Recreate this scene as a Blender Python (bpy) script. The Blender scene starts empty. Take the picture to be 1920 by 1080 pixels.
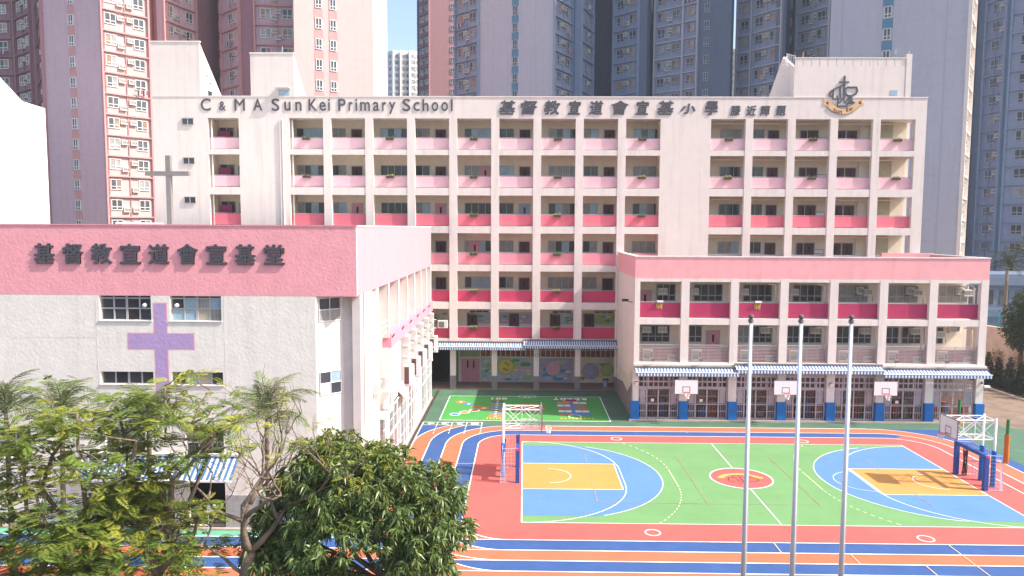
import bpy, bmesh, math, random
import numpy as np
from mathutils import Vector, Matrix

random.seed(7)
rng = np.random.default_rng(11)
R = math.radians
scene = bpy.context.scene
COL = scene.collection

# ------------------------------------------------------------------ camera
F_PX, VPX, VPY, ROLL, CAM_H = 1394.0, 983.0, 428.0, 0.006, 15.2
fwd = Vector(((VPX - 960) / F_PX, (540 - VPY) / F_PX, 1.0)).normalized()      # world +Y in camera space
ex = Vector((1, -ROLL, 0)); ex.z = -(ex.x * fwd.x + ex.y * fwd.y) / fwd.z; ex.normalize()
up = fwd.cross(ex)
if up.y < 0: up = -up
cam_d = bpy.data.cameras.new('camera'); cam = bpy.data.objects.new('camera', cam_d); COL.objects.link(cam)
m = Matrix(((ex.x, ex.y, -ex.z), (fwd.x, fwd.y, -fwd.z), (up.x, up.y, -up.z)))
cam.matrix_world = Matrix.Translation((0, 0, CAM_H)) @ m.to_4x4()
cam_d.sensor_width = 36.0; cam_d.lens = 36.0 * F_PX / 1920.0
cam_d.clip_start = 0.1; cam_d.clip_end = 5000
scene.camera = cam

# ------------------------------------------------------------------ light
SUN = Vector((0.99, -0.22, 1.0)).normalized()
world = bpy.data.worlds.new('World'); scene.world = world; world.use_nodes = True
wn = world.node_tree.nodes; wl = world.node_tree.links
bg = wn['Background']; sky = wn.new('ShaderNodeTexSky'); sky.sky_type = 'NISHITA'
sky.sun_disc = False; sky.sun_elevation = R(44.8); sky.sun_rotation = R(100.6)
sky.air_density = 1.0; sky.dust_density = 2.6; sky.ozone_density = 1.2
wl.new(sky.outputs[0], bg.inputs[0]); bg.inputs[1].default_value = 0.15
sl = bpy.data.lights.new('sun', 'SUN'); sl.energy = 3.8; sl.angle = R(0.5); sl.color = (1.0, 0.94, 0.86)
so = bpy.data.objects.new('sun', sl); COL.objects.link(so); so.rotation_mode = 'QUATERNION'
so.rotation_quaternion = (-SUN).to_track_quat('-Z', 'Y'); so.location = (60, -20, 90)
scene.view_settings.view_transform = 'Standard'; scene.view_settings.look = 'None'
scene.view_settings.exposure = 1.08; scene.view_settings.gamma = 1.0
scene.view_settings.use_curve_mapping = False
scene.render.engine = 'CYCLES'
scene.cycles.max_bounces = 6; scene.cycles.diffuse_bounces = 3; scene.cycles.glossy_bounces = 2
scene.cycles.transmission_bounces = 3; scene.cycles.transparent_max_bounces = 6

# ------------------------------------------------------------------ materials
MATS = {}
def mat(name, col, rough=0.85, var=0.06, vs=1.5, bump=0.0, bs=14.0, streak=0.0, metal=0.0, spec=0.3,
        lines=None, island=0.0, trans=0.0, emit=None, worn=0.0):
    """Procedural material. var/vs large soft variation, streak vertical weathering, bump relief, lines=(dx,dz,width,dark) joint grid."""
    if name in MATS: return MATS[name]
    mt = bpy.data.materials.new(name); mt.use_nodes = True; nt = mt.node_tree; N = nt.nodes; L = nt.links
    p = N['Principled BSDF']; p.inputs['Roughness'].default_value = rough; p.inputs['Metallic'].default_value = metal
    p.inputs['Specular IOR Level'].default_value = spec
    geo = N.new('ShaderNodeNewGeometry'); cur = None
    def mix(a, b, fac, t='MIX'):
        n = N.new('ShaderNodeMix'); n.data_type = 'RGBA'; n.blend_type = t
        for s, v in ((6, a), (7, b)):
            if isinstance(v, (tuple, list)): n.inputs[s].default_value = (*v, 1)
            else: L.new(v, n.inputs[s])
        if isinstance(fac, float): n.inputs[0].default_value = fac
        else: L.new(fac, n.inputs[0])
        return n.outputs[2]
    def noise(scale, detail=3, vec=None, rgh=0.55):
        n = N.new('ShaderNodeTexNoise'); n.inputs['Scale'].default_value = scale; n.inputs['Detail'].default_value = detail
        n.inputs['Roughness'].default_value = rgh; L.new(vec or geo.outputs['Position'], n.inputs['Vector']); return n.outputs['Fac']
    def ramp(src, a, b):
        r = N.new('ShaderNodeMapRange'); r.inputs[1].default_value = a; r.inputs[2].default_value = b; L.new(src, r.inputs[0]); return r.outputs[0]
    cur = mix([c * (1 - var) for c in col], [min(1, c * (1 + var)) for c in col], ramp(noise(vs), 0.3, 0.7))
    if var > 0.01:
        cur = mix(cur, [c * (1 - 1.3 * var) for c in col], ramp(noise(vs * 9, 4), 0.52, 0.78))
    if worn:
        for sc, lo, hi, k, amt in ((0.22, 0.45, 0.75, 0.72, 1.0), (1.7, 0.56, 0.74, 0.62, 0.7), (9.0, 0.62, 0.70, 0.55, 0.8)):
            mm = N.new('ShaderNodeMath'); mm.operation = 'MULTIPLY'; mm.inputs[1].default_value = worn * amt; L.new(ramp(noise(sc, 7, None, 0.7), lo, hi), mm.inputs[0])
            cur = mix(cur, [c * k for c in col], mm.outputs[0])
        mm = N.new('ShaderNodeMath'); mm.operation = 'MULTIPLY'; mm.inputs[1].default_value = worn * 0.5; L.new(ramp(noise(0.5, 8, None, 0.75), 0.55, 0.8), mm.inputs[0])
        cur = mix(cur, [min(1, c * 0.8 + 0.10) for c in col], mm.outputs[0])
    if streak:
        v = N.new('ShaderNodeVectorMath'); v.operation = 'MULTIPLY'; v.inputs[1].default_value = (2.2, 2.2, 0.12)
        L.new(geo.outputs['Position'], v.inputs[0])
        f = ramp(noise(1.0, 5, v.outputs[0], 0.65), 0.5, 0.8)
        mm = N.new('ShaderNodeMath'); mm.operation = 'MULTIPLY'; mm.inputs[1].default_value = streak; L.new(f, mm.inputs[0])
        cur = mix(cur, [c * 0.45 for c in col], mm.outputs[0])
    if island:
        cur = mix(cur, [c * (1 - island) for c in col], geo.outputs['Random Per Island'])
    hgt = None
    if lines:
        dx, dz, w, dk = lines
        sp = N.new('ShaderNodeSeparateXYZ'); L.new(geo.outputs['Position'], sp.inputs[0])
        def grid(src, d):
            a = N.new('ShaderNodeMath'); a.operation = 'DIVIDE'; a.inputs[1].default_value = d; L.new(src, a.inputs[0])
            b = N.new('ShaderNodeMath'); b.operation = 'FRACT'; L.new(a.outputs[0], b.inputs[0])
            c = N.new('ShaderNodeMath'); c.operation = 'LESS_THAN'; c.inputs[1].default_value = w / d; L.new(b.outputs[0], c.inputs[0])
            return c.outputs[0]
        ad = N.new('ShaderNodeMath'); ad.operation = 'ADD'; L.new(sp.outputs[0], ad.inputs[0]); L.new(sp.outputs[1], ad.inputs[1])
        g = [grid(ad.outputs[0], dx)] if dx else []
        if dz: g.append(grid(sp.outputs[2], dz))
        o = g[0]
        if len(g) > 1:
            mx = N.new('ShaderNodeMath'); mx.operation = 'MAXIMUM'; L.new(g[0], mx.inputs[0]); L.new(g[1], mx.inputs[1]); o = mx.outputs[0]
        mm = N.new('ShaderNodeMath'); mm.operation = 'MULTIPLY'; mm.inputs[1].default_value = dk; L.new(o, mm.inputs[0])
        cur = mix(cur, [c * 0.5 for c in col], mm.outputs[0])
    L.new(cur, p.inputs['Base Color'])
    if bump:
        b = N.new('ShaderNodeBump'); b.inputs['Strength'].default_value = 1.0; b.inputs['Distance'].default_value = bump
        L.new(noise(bs, 5, None, 0.6), b.inputs['Height']); L.new(b.outputs[0], p.inputs['Normal'])
    if emit:
        p.inputs['Emission Color'].default_value = (*col, 1); p.inputs['Emission Strength'].default_value = emit
    if trans:
        t = N.new('ShaderNodeBsdfTranslucent'); L.new(cur, t.inputs[0]); ms = N.new('ShaderNodeMixShader')
        ms.inputs[0].default_value = trans; L.new(p.outputs[0], ms.inputs[1]); L.new(t.outputs[0], ms.inputs[2])
        L.new(ms.outputs[0], N['Material Output'].inputs[0])
    MATS[name] = mt; return mt

M_cream = mat('cream facade paint', (0.71, 0.62, 0.57), streak=0.34, bump=0.006, bs=22, var=0.035)
M_creamin = mat('yellowish corridor paint', (0.76, 0.64, 0.51), var=0.05, streak=0.1)
M_ceil = mat('corridor ceiling paint', (0.80, 0.73, 0.63), var=0.05)
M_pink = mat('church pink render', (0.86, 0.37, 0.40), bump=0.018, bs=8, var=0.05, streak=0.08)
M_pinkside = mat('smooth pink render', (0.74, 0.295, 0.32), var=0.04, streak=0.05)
M_pinkwing = mat('pink wing parapet paint', (0.80, 0.37, 0.38), bump=0.008, bs=18, var=0.05, streak=0.12)
M_render = mat('off white rough render', (0.81, 0.75, 0.67), bump=0.015, bs=7, var=0.05, streak=0.2)
M_white = mat('white painted wall', (0.72, 0.665, 0.61), var=0.03, streak=0.05)
M_beige = mat('shade toned beige', (0.68, 0.60, 0.56), var=0.06, streak=0.15)  # beige has the shade of the church side faces mixed into its colour
M_rail = [mat('pale pink parapet', (0.80, 0.50, 0.53), var=0.04, streak=0.06), mat('pale pink parapet lower', (0.80, 0.46, 0.50), var=0.04, streak=0.06),
          mat('rose parapet', (0.76, 0.17, 0.22), var=0.04, streak=0.06), mat('coral pink parapet', (0.80, 0.27, 0.32), var=0.04, streak=0.06),
          mat('crimson parapet', (0.52, 0.055, 0.12), var=0.05, streak=0.06), mat('deep crimson parapet', (0.47, 0.05, 0.105), var=0.05, streak=0.06)]
M_wrail = mat('magenta wing parapet', (0.40, 0.035, 0.105), var=0.06, streak=0.08)
M_purple = mat('lilac painted cross', (0.44, 0.31, 0.53), bump=0.02, bs=6, var=0.05)
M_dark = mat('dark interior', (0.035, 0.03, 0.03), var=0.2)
M_glass = mat('dark window glass', (0.045, 0.05, 0.06), rough=0.12, spec=0.6, var=0.3, vs=0.7)
M_curt = mat('curtained window glass', (0.30, 0.29, 0.27), rough=0.25, spec=0.5, var=0.2, vs=2, lines=(0.16, 0, 0.05, 0.45))
M_bglass = mat('pale blue window glass', (0.30, 0.42, 0.50), rough=0.15, spec=0.6, var=0.15)
M_tglass = mat('tower window glass', (0.10, 0.11, 0.13), rough=0.15, spec=0.6, var=0.5, vs=0.5, island=0.6)
M_alu = mat('grey window frame', (0.42, 0.40, 0.40), rough=0.5, var=0.05)
M_wframe = mat('white window frame', (0.66, 0.64, 0.62), rough=0.5, var=0.05)
M_door = mat('dusty pink door', (0.62, 0.27, 0.32), var=0.06); M_doord = mat('dark maroon door', (0.11, 0.05, 0.055), var=0.1)
M_doorm = mat('magenta door', (0.38, 0.07, 0.17), var=0.06)
M_letter = mat('charcoal lettering', (0.085, 0.08, 0.095), rough=0.45, var=0.06)
M_steel = mat('galvanised steel', (0.55, 0.56, 0.58), rough=0.35, metal=0.6, var=0.06)
M_polew = mat('white grey pole paint', (0.70, 0.71, 0.74), rough=0.35, var=0.04)
M_wpaint = mat('white metal paint', (0.78, 0.76, 0.75), rough=0.5, var=0.04)
M_bluepad = mat('royal blue padding', (0.005, 0.13, 0.42), rough=0.6, var=0.07, bump=0.004, bs=9)
M_navy = mat('navy blue padding', (0.03, 0.075, 0.28), rough=0.6, var=0.1)
M_board = mat('backboard white', (0.80, 0.74, 0.74), rough=0.5, var=0.03); M_black = mat('black trim', (0.03, 0.028, 0.03), rough=0.5, var=0.1)
M_redrim = mat('orange red rim', (0.70, 0.06, 0.03), rough=0.5, var=0.05)
M_net = mat('white net cord', (0.78, 0.76, 0.74), var=0.05)
M_awb = mat('awning blue', (0.06, 0.145, 0.33), var=0.08, rough=0.8); M_aww = mat('awning white', (0.62, 0.63, 0.65), var=0.06, rough=0.8)
M_gate = mat('lilac grey gate paint', (0.46, 0.38, 0.40), rough=0.6, var=0.06); M_gated = mat('dark gate bars', (0.18, 0.155, 0.16), rough=0.6, var=0.1)
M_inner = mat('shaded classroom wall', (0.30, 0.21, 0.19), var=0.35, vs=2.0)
M_ac = mat('air conditioner casing', (0.66, 0.63, 0.58), rough=0.5, var=0.06); M_acg = mat('air conditioner grille', (0.16, 0.14, 0.13), rough=0.6, var=0.1)
M_tilegrey = mat('grey mosaic dado', (0.22, 0.19, 0.19), var=0.08, lines=(0.12, 0.12, 0.012, 0.4)); M_floor = mat('brown paved floor', (0.26, 0.18, 0.15), var=0.1)
# ground paints
M_line = mat('white line paint', (0.80, 0.78, 0.74), var=0.04, worn=0.35)
G_asph = mat('asphalt ground', (0.13, 0.115, 0.105), var=0.22, vs=0.6, bump=0.01, bs=30)
G_dkgreen = mat('dark green floor paint', (0.078, 0.155, 0.098), var=0.14, vs=0.5, worn=0.8); G_green = mat('bright green game paint', (0.07, 0.30, 0.065), var=0.04, vs=0.8, worn=0.42)
G_court = mat('court green paint', (0.14, 0.285, 0.11), var=0.035, vs=0.5, worn=0.42); G_blue = mat('court blue paint', (0.095, 0.21, 0.44), var=0.03, vs=0.6, worn=0.42)
G_key = mat('ochre orange key paint', (0.54, 0.26, 0.07), var=0.05, vs=1.2, worn=0.42); G_red = mat('coral red court paint', (0.47, 0.10, 0.085), var=0.06, vs=1.2, worn=0.42)
G_orange = mat('orange lane paint', (0.60, 0.14, 0.07), var=0.04, vs=0.8, worn=0.42); G_lane = mat('blue lane paint', (0.036, 0.088, 0.245), var=0.07, vs=1.0, worn=0.42)
G_sand = mat('sandy concrete', (0.36, 0.29, 0.22), var=0.12, vs=0.6, worn=0.8); G_soil = mat('planting bed soil', (0.07, 0.055, 0.035), var=0.3, vs=1.5)
G_pinkl = mat('faded pink line paint', (0.50, 0.24, 0.20), var=0.2, vs=2); G_mint = mat('mint green strip paint', (0.13, 0.38, 0.24), var=0.06, worn=0.42)
# foliage
L_mango = mat('mango leaf', (0.18, 0.25, 0.065), rough=0.38, spec=0.5, var=0.25, vs=1.2, island=0.5, trans=0.2)
L_mangoy = mat('young mango leaf', (0.26, 0.27, 0.04), rough=0.5, var=0.2, vs=1.2, island=0.35, trans=0.25)
L_feather = mat('feathery leaflet', (0.24, 0.33, 0.06), rough=0.6, var=0.3, vs=0.9, island=0.45, trans=0.42)
L_feathery = mat('yellow green leaflet', (0.46, 0.48, 0.08), rough=0.6, var=0.25, vs=0.9, island=0.4, trans=0.4)
L_palm = mat('palm leaflet', (0.22, 0.26, 0.11), rough=0.5, var=0.25, vs=1.5, island=0.45, trans=0.25)
L_dark = mat('dark conifer leaf', (0.018, 0.028, 0.012), var=0.3, island=0.5, trans=0.1)
L_hedge = mat('broadleaf hedge leaf', (0.05, 0.075, 0.018), var=0.3, island=0.5, trans=0.2)
L_gold = mat('golden bamboo leaf', (0.30, 0.17, 0.03), var=0.3, island=0.4, trans=0.2)
M_bark = mat('grey brown bark', (0.20, 0.145, 0.105), bump=0.03, bs=12, var=0.25, vs=3); M_bark2 = mat('dark bark', (0.085, 0.06, 0.045), bump=0.03, bs=12, var=0.25, vs=3)

# ------------------------------------------------------------------ mesh helpers
class MB:
    def __init__(s): s.v = []; s.f = []; s.m = []
    def add(s, vs, fs, mi=0):
        b = len(s.v); s.v += [tuple(v) for v in vs]; s.f += [tuple(b + i for i in f) for f in fs]; s.m += [mi] * len(fs); return s
    def box(s, x0, x1, y0, y1, z0, z1, mi=0):
        return s.add([(x0, y0, z0), (x1, y0, z0), (x1, y1, z0), (x0, y1, z0), (x0, y0, z1), (x1, y0, z1), (x1, y1, z1), (x0, y1, z1)],
                     [(0, 3, 2, 1), (4, 5, 6, 7), (0, 1, 5, 4), (1, 2, 6, 5), (2, 3, 7, 6), (3, 0, 4, 7)], mi)
    def cbox(s, c, d, mi=0): return s.box(c[0]-d[0]/2, c[0]+d[0]/2, c[1]-d[1]/2, c[1]+d[1]/2, c[2]-d[2]/2, c[2]+d[2]/2, mi)
    def tube(s, p, q, r0, r1=None, n=6, mi=0, caps=True):
        p = Vector(p); q = Vector(q); d = (q - p)
        if d.length < 1e-6: return s
        d.normalize(); a = d.orthogonal().normalized(); b = d.cross(a); r1 = r0 if r1 is None else r1
        vs = []
        for c, r in ((p, r0), (q, r1)):
            for i in range(n):
                t = 2 * math.pi * i / n; vs.append(c + a * (r * math.cos(t)) + b * (r * math.sin(t)))
        fs = [(i, (i + 1) % n, n + (i + 1) % n, n + i) for i in range(n)]
        if caps: fs += [tuple(range(n - 1, -1, -1)), tuple(range(n, 2 * n))]
        return s.add(vs, fs, mi)
    def bar(s, p, q, w, mi=0): return s.tube(p, q, w / 2 * 1.2, n=4, mi=mi)
    def path(s, pts, rs, n=8, mi=0):
        """continuous tapered tube through pts"""
        P = [Vector(p) for p in pts]; k = len(P); vs = []; prev = None
        for i, p in enumerate(P):
            d = (P[min(i + 1, k - 1)] - P[max(i - 1, 0)]).normalized()
            a = d.orthogonal().normalized() if prev is None else (prev - d * prev.dot(d)).normalized()
            prev = a; b = d.cross(a); r = rs[i] if hasattr(rs, '__len__') else rs
            for j in range(n):
                t = 2 * math.pi * j / n; vs.append(p + a * (r * math.cos(t)) + b * (r * math.sin(t)))
        fs = [(i * n + j, i * n + (j + 1) % n, (i + 1) * n + (j + 1) % n, (i + 1) * n + j) for i in range(k - 1) for j in range(n)]
        fs += [tuple(range(n - 1, -1, -1)), tuple(range((k - 1) * n, k * n))]
        return s.add(vs, fs, mi)
    def disc(s, c, r, h=0.0, n=24, mi=0, ry=None):
        ry = ry or r; x, y, z = c
        top = [(x + r * math.cos(2*math.pi*i/n), y + ry * math.sin(2*math.pi*i/n), z) for i in range(n)]
        return s.add(top, [tuple(range(n))], mi)
    def ring(s, c, r, w, n=32, mi=0, a0=0, a1=2 * math.pi):
        x, y, z = c; vs = []; full = abs(a1 - a0 - 2*math.pi) < 1e-6
        for i in range(n + 1):
            t = a0 + (a1 - a0) * i / n
            vs += [(x + (r - w/2) * math.cos(t), y + (r - w/2) * math.sin(t), z), (x + (r + w/2) * math.cos(t), y + (r + w/2) * math.sin(t), z)]
        return s.add(vs, [(2*i, 2*i+1, 2*i+3, 2*i+2) for i in range(n)], mi)
    def poly(s, pts, z=None, mi=0):
        return s.add([(p[0], p[1], z if z is not None else p[2]) for p in pts], [tuple(range(len(pts)))], mi)
    def rect(s, x0, x1, y0, y1, z, mi=0): return s.poly([(x0, y0), (x1, y0), (x1, y1), (x0, y1)], z, mi)
    def ribbon(s, pts, w, z, mi=0):
        P = [Vector((p[0], p[1])) for p in pts]; vs = []
        for i, p in enumerate(P):
            d = (P[min(i+1, len(P)-1)] - P[max(i-1, 0)]).normalized(); n_ = Vector((-d.y, d.x)) * (w / 2)
            vs += [(p.x + n_.x, p.y + n_.y, z), (p.x - n_.x, p.y - n_.y, z)]
        return s.add(vs, [(2*i, 2*i+1, 2*i+3, 2*i+2) for i in range(len(P)-1)], mi)
    def prism(s, plan, z0, z1, mi=0, top=True):
        n = len(plan); vs = [(p[0], p[1], z0) for p in plan] + [(p[0], p[1], z1) for p in plan]
        fs = [(i, (i + 1) % n, n + (i + 1) % n, n + i) for i in range(n)]
        if top: fs += [tuple(range(n, 2 * n)), tuple(range(n - 1, -1, -1))]
        return s.add(vs, fs, mi)
    def mesh(s, name, mats, off=(0, 0, 0), smooth=False):
        me = bpy.data.meshes.new(name); o = Vector(off)
        me.from_pydata([(v[0] - o.x, v[1] - o.y, v[2] - o.z) for v in s.v], [], s.f)
        for k in (mats if isinstance(mats, (list, tuple)) else [mats]): me.materials.append(k)
        me.polygons.foreach_set('material_index', s.m)
        if smooth: me.polygons.foreach_set('use_smooth', [True] * len(s.f))
        bmx = bmesh.new(); bmx.from_mesh(me); bmesh.ops.recalc_face_normals(bmx, faces=bmx.faces); bmx.to_mesh(me); bmx.free()
        me.update(); return me

def setp(o, label=None, cat=None, group=None, kind=None):
    if label: o['label'] = label
    if cat: o['category'] = cat
    if group: o['group'] = group
    if kind: o['kind'] = kind
    return o
def wpos(o):
    v = Vector(o.location)
    while o.parent: o = o.parent; v += Vector(o.location)
    return v
def link(name, me, parent=None, loc=(0, 0, 0), rz=0.0, world=True):
    """link a mesh at world location loc (parents are unrotated)"""
    o = bpy.data.objects.new(name, me); COL.objects.link(o); l = Vector(loc)
    if parent is not None:
        o.parent = parent
        if world: l = l - wpos(parent)
    o.location = l; o.rotation_euler = (0, 0, rz); return o
def part(name, mb, mats, parent, smooth=False, anchor=None):
    """mesh built in world coordinates, origin at its own anchor"""
    if anchor is None:
        a = np.array(mb.v); anchor = ((a[:, 0].min() + a[:, 0].max()) / 2, (a[:, 1].min() + a[:, 1].max()) / 2, a[:, 2].min())
    return link(name, mb.mesh(name, mats, anchor, smooth), parent, anchor)
def thing(name, loc, label, cat, group=None):
    o = bpy.data.objects.new(name, None); COL.objects.link(o); o.location = loc; o.empty_display_size = 0.3
    return setp(o, label, cat, group)
def solo(name, mb, mats, label, cat, group=None, smooth=False): return setp(part(name, mb, mats, None, smooth), label, cat, group)
def struct(name, mb, mats): return setp(part(name, mb, mats, None, anchor=(0, 0, 0)), kind='structure')
KIDS = {}
def copy_tree(o, parent=None):
    c = o.copy(); COL.objects.link(c); c.parent = parent
    for ch in list(o.children): copy_tree(ch, c)
    return c
ORD = ['first', 'second', 'third', 'fourth', 'fifth', 'sixth', 'seventh', 'eighth', 'ninth', 'tenth', 'eleventh', 'twelfth']

def glyph(name, ch, fit, y, depth, m_, parent, bold=0.0, shear=0.0, keep=False, flat=False, rot180=False):
    """one character as solid lettering (or flat paint), fitted to (x0,x1,z0,z1); bold thickens the strokes"""
    cu = bpy.data.curves.new('glyph', 'FONT'); cu.body = ch; cu.size = 1.0; cu.shear = shear; cu.resolution_u = 4
    ob = bpy.data.objects.new('glyph', cu); COL.objects.link(ob)
    dg = bpy.context.evaluated_depsgraph_get(); me = bpy.data.meshes.new_from_object(ob.evaluated_get(dg))
    bpy.data.objects.remove(ob); bpy.data.curves.remove(cu)
    a = np.array([v.co[:] for v in me.vertices]); fs = [tuple(p_.vertices) for p_ in me.polygons]; bpy.data.meshes.remove(me)
    x0, x1, z0, z1 = fit; mn = a.min(0); mx = a.max(0); b = bold * (z1 - z0)
    sx = (x1 - x0 - 2 * b) / max(mx[0] - mn[0], 1e-6); sz = (z1 - z0 - 2 * b) / max(mx[1] - mn[1], 1e-6)
    u = (a[:, 0] - mn[0]) * sx + b; w = (a[:, 1] - mn[1]) * sz + b
    if rot180: u = (x1 - x0) - u; w = (z1 - z0) - w
    mb = MB(); shifts = [(0, 0)] if not b else [(0, 0), (b, b), (-b, b), (b, -b), (-b, -b), (b, 0), (-b, 0)]
    for k, (sx_, sz_) in enumerate(shifts):
        d = depth - .0016 * k
        if flat: mb.add([(p + sx_, q + sz_, -.0002 * k) for p, q in zip(u, w)], fs); continue
        bm_ = bmesh.new(); vs = [bm_.verts.new((p + sx_, 0.0003 * k, q + sz_)) for p, q in zip(u, w)]
        for f in fs:
            try: bm_.faces.new([vs[i] for i in f])
            except ValueError: pass
        r = bmesh.ops.extrude_face_region(bm_, geom=bm_.faces[:])
        bmesh.ops.translate(bm_, vec=(0, -d, 0), verts=[g for g in r['geom'] if isinstance(g, bmesh.types.BMVert)])
        bm_.verts.index_update(); mb.add([v.co[:] for v in bm_.verts], [tuple(v.index for v in f.verts) for f in bm_.faces]); bm_.free()
    return link(name, mb.mesh(name, m_), parent, (x0, y, z0) if not flat else (x0, z0, y))
# ================================================================== GROUND, TRACK AND COURTS
Z = [0.0 + 0.004 * i for i in range(14)]
struct('ground', MB().rect(-400, 500, -60, 900, -0.03), G_asph)
struct('school_floor', MB().box(-9.2, 37.2, 35.3, 69.2, -0.02, Z[0]), G_dkgreen)
def arcpts(cx, cy, rx, ry, a0, a1, n=14):
    return [(cx + rx * math.cos(R(a0 + (a1 - a0) * i / n)), cy + ry * math.sin(R(a0 + (a1 - a0) * i / n))) for i in range(n + 1)]
TOP = 56.25
C1 = [(-7.78, 35.26), (-7.78, 51.6)] + arcpts(-3.4, 51.6, 4.38, 5.3, 180, 121)
C1[-1] = (C1[-1][0], TOP)
C2 = [(-6.62, 35.26), (-6.62, 51.5)] + arcpts(-2.6, 51.5, 4.02, 5.3, 180, 118); C2[-1] = (C2[-1][0], TOP)
C3 = [(-5.45, 35.26), (-5.45, 51.3)] + arcpts(-0.9, 51.3, 4.55, TOP - 51.3 - 0.03, 180, 90)
C4 = [(-4.28, 36.9), (-4.28, 51.3)] + arcpts(-0.7, 51.3, 3.58, 3.65, 180, 90)
C5 = [(-3.15, 37.7), (-3.15, 51.2)] + arcpts(-0.75, 51.2, 2.40, 2.55, 180, 90)
R3 = arcpts(26.2, 51.0, 5.25, TOP - 51.03, 90, 0) + [(31.45, 35.26)]
R4 = arcpts(26.2, 51.0, 3.95, 3.95, 90, 0) + [(30.15, 35.26)]
R5 = arcpts(26.2, 51.0, 2.8, 2.75, 90, 0) + [(29.0, 37.6)]
B5 = arcpts(-0.75, 37.7, 2.4, 2.47, 270, 180); B5r = arcpts(26.7, 37.6, 2.3, 2.37, 360, 270)
struct('track_lane', MB().rect(-7.95, 32.5, 35.25, TOP, Z[1]), G_lane)
struct('track_lane', MB().poly(C1 + [(-1.5, TOP), (-1.5, 35.26)], Z[2]), G_orange)
struct('track_lane', MB().poly(C2 + [(-1.2, TOP), (-1.2, 35.26)], Z[3]), G_lane)
struct('track_lane', MB().poly(C3 + R3, Z[4]), G_orange)
struct('track_lane', MB().poly([(-4.28, 35.26)] + C4[1:] + R4[:-1] + [(30.15, 35.26)], Z[5]), G_lane)
struct('court_surround', MB().poly([(-3.15, 35.26)] + C5[1:] + arcpts(26.2, 51, 2.8, 2.75, 90, 70) + arcpts(26.2, 51.0, 3.95, 3.95, 62, 0) + [(30.15, 35.26)], Z[6]), G_red)
for i, (y0, y1, mm) in enumerate([(34.05, 35.26, G_lane), (32.95, 34.05, G_orange), (31.87, 32.95, G_lane), (30.78, 31.87, G_orange), (29.6, 30.78, G_lane)]):
    struct('track_lane', MB().rect(-60, 48, y0, y1, Z[4]), mm)
B4c = arcpts(-0.7, 37.4, 3.58, 3.36, 180, 270); B2c = arcpts(-0.7, 35.6, 3.9, 3.75, 200, 270)
B3c = arcpts(-0.7, 36.6, 4.7, 3.66, 190, 270)
struct('track_lane', MB().poly([(-5.4, 35.3)] + [p for p in B4c if p[1] < 35.3] + [(-5.4, 34.05)], Z[7]), G_orange)
struct('track_lane', MB().poly([(-5.4, 32.95)] + [p for p in B2c if p[1] < 32.96] + [(-5.4, 31.88)], Z[7]), G_orange)
mbL = MB(); W = 0.075
for c in (C1, C2): mbL.ribbon(c, W, Z[8])
for c in (C3 + R3, C4 + R4, C5 + R5): mbL.ribbon(c, W, Z[8])
mbL.ribbon(B5, W, Z[8]); mbL.ribbon(B5r, W, Z[8]); mbL.ribbon(B4c, W, Z[8] + .001); mbL.ribbon(B3c[2:], W, Z[8] + .0015); mbL.ribbon(B2c, W, Z[8] + .002)
struct('lane_line', mbL, M_line)
mbL = MB()
mbL.rect(-60, 48, 36.0 - 0.82, 35.25, Z[9]); mbL.rect(-60, 48, 34.01, 34.09, Z[9]); mbL.rect(-60, 48, 32.91, 32.99, Z[9]); mbL.rect(-60, 48, 31.83, 31.91, Z[9]); mbL.rect(-60, 48, 30.74, 30.82, Z[9])
mbL.ribbon([(-7.85, 35.3), (-7.80, 57.1)], .09, Z[9]); mbL.ribbon([(-7.8, 57.1), (-3.18, 57.1)], .07, Z[9] + .001)
mbL.ribbon([(-7.8, TOP + .02), (-3.1, TOP + .02)], .06, Z[9] + .001); mbL.ribbon([(-1, TOP), (26.2, TOP)], .07, Z[9] + .001)
for x in (-6.66, -5.52, -4.38, -3.2): mbL.ribbon([(x, 56.3), (x, 57.1)], .07, Z[9] + .002)
for x in (-6.66, -5.52, -4.38, -3.2):
    for k in range(4): mbL.rect(x - .035, x + .035, 53.9 + k * .62, 54.25 + k * .62, Z[9] + .0025)
struct('lane_line', mbL, M_line)
mbL = MB()
for (x, y0, y1) in ((12.2, 34.05, 35.2), (15.4, 32.95, 34.05), (18.3, 31.87, 32.95), (20.6, 31.0, 35.2), (-4.9, 44.0, 44.05)): mbL.ribbon([(x, y1), (x, y0)], .05, Z[9] + .003)
mbL.ribbon([(-6.3, 43.7), (-5.5, 43.7)], .04, Z[9] + .003); mbL.ribbon([(-4.2, 46.9), (-3.2, 46.9)], .05, Z[9] + .003); mbL.ribbon([(11.9, 55.3), (12.3, 54.7)], .05, Z[9] + .003)
struct('stagger_mark', mbL, mat('yellowed line paint', (0.66, 0.50, 0.30), var=0.1))
for x, n in zip((-7.45, -6.35, -5.2, -4.05), '4321'):
    setp(glyph('lane_number', n, (x, x + .58, 56.42, 57.0), Z[10], 0, M_line, None, bold=.03, flat=True, rot180=True), kind='structure')
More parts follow.
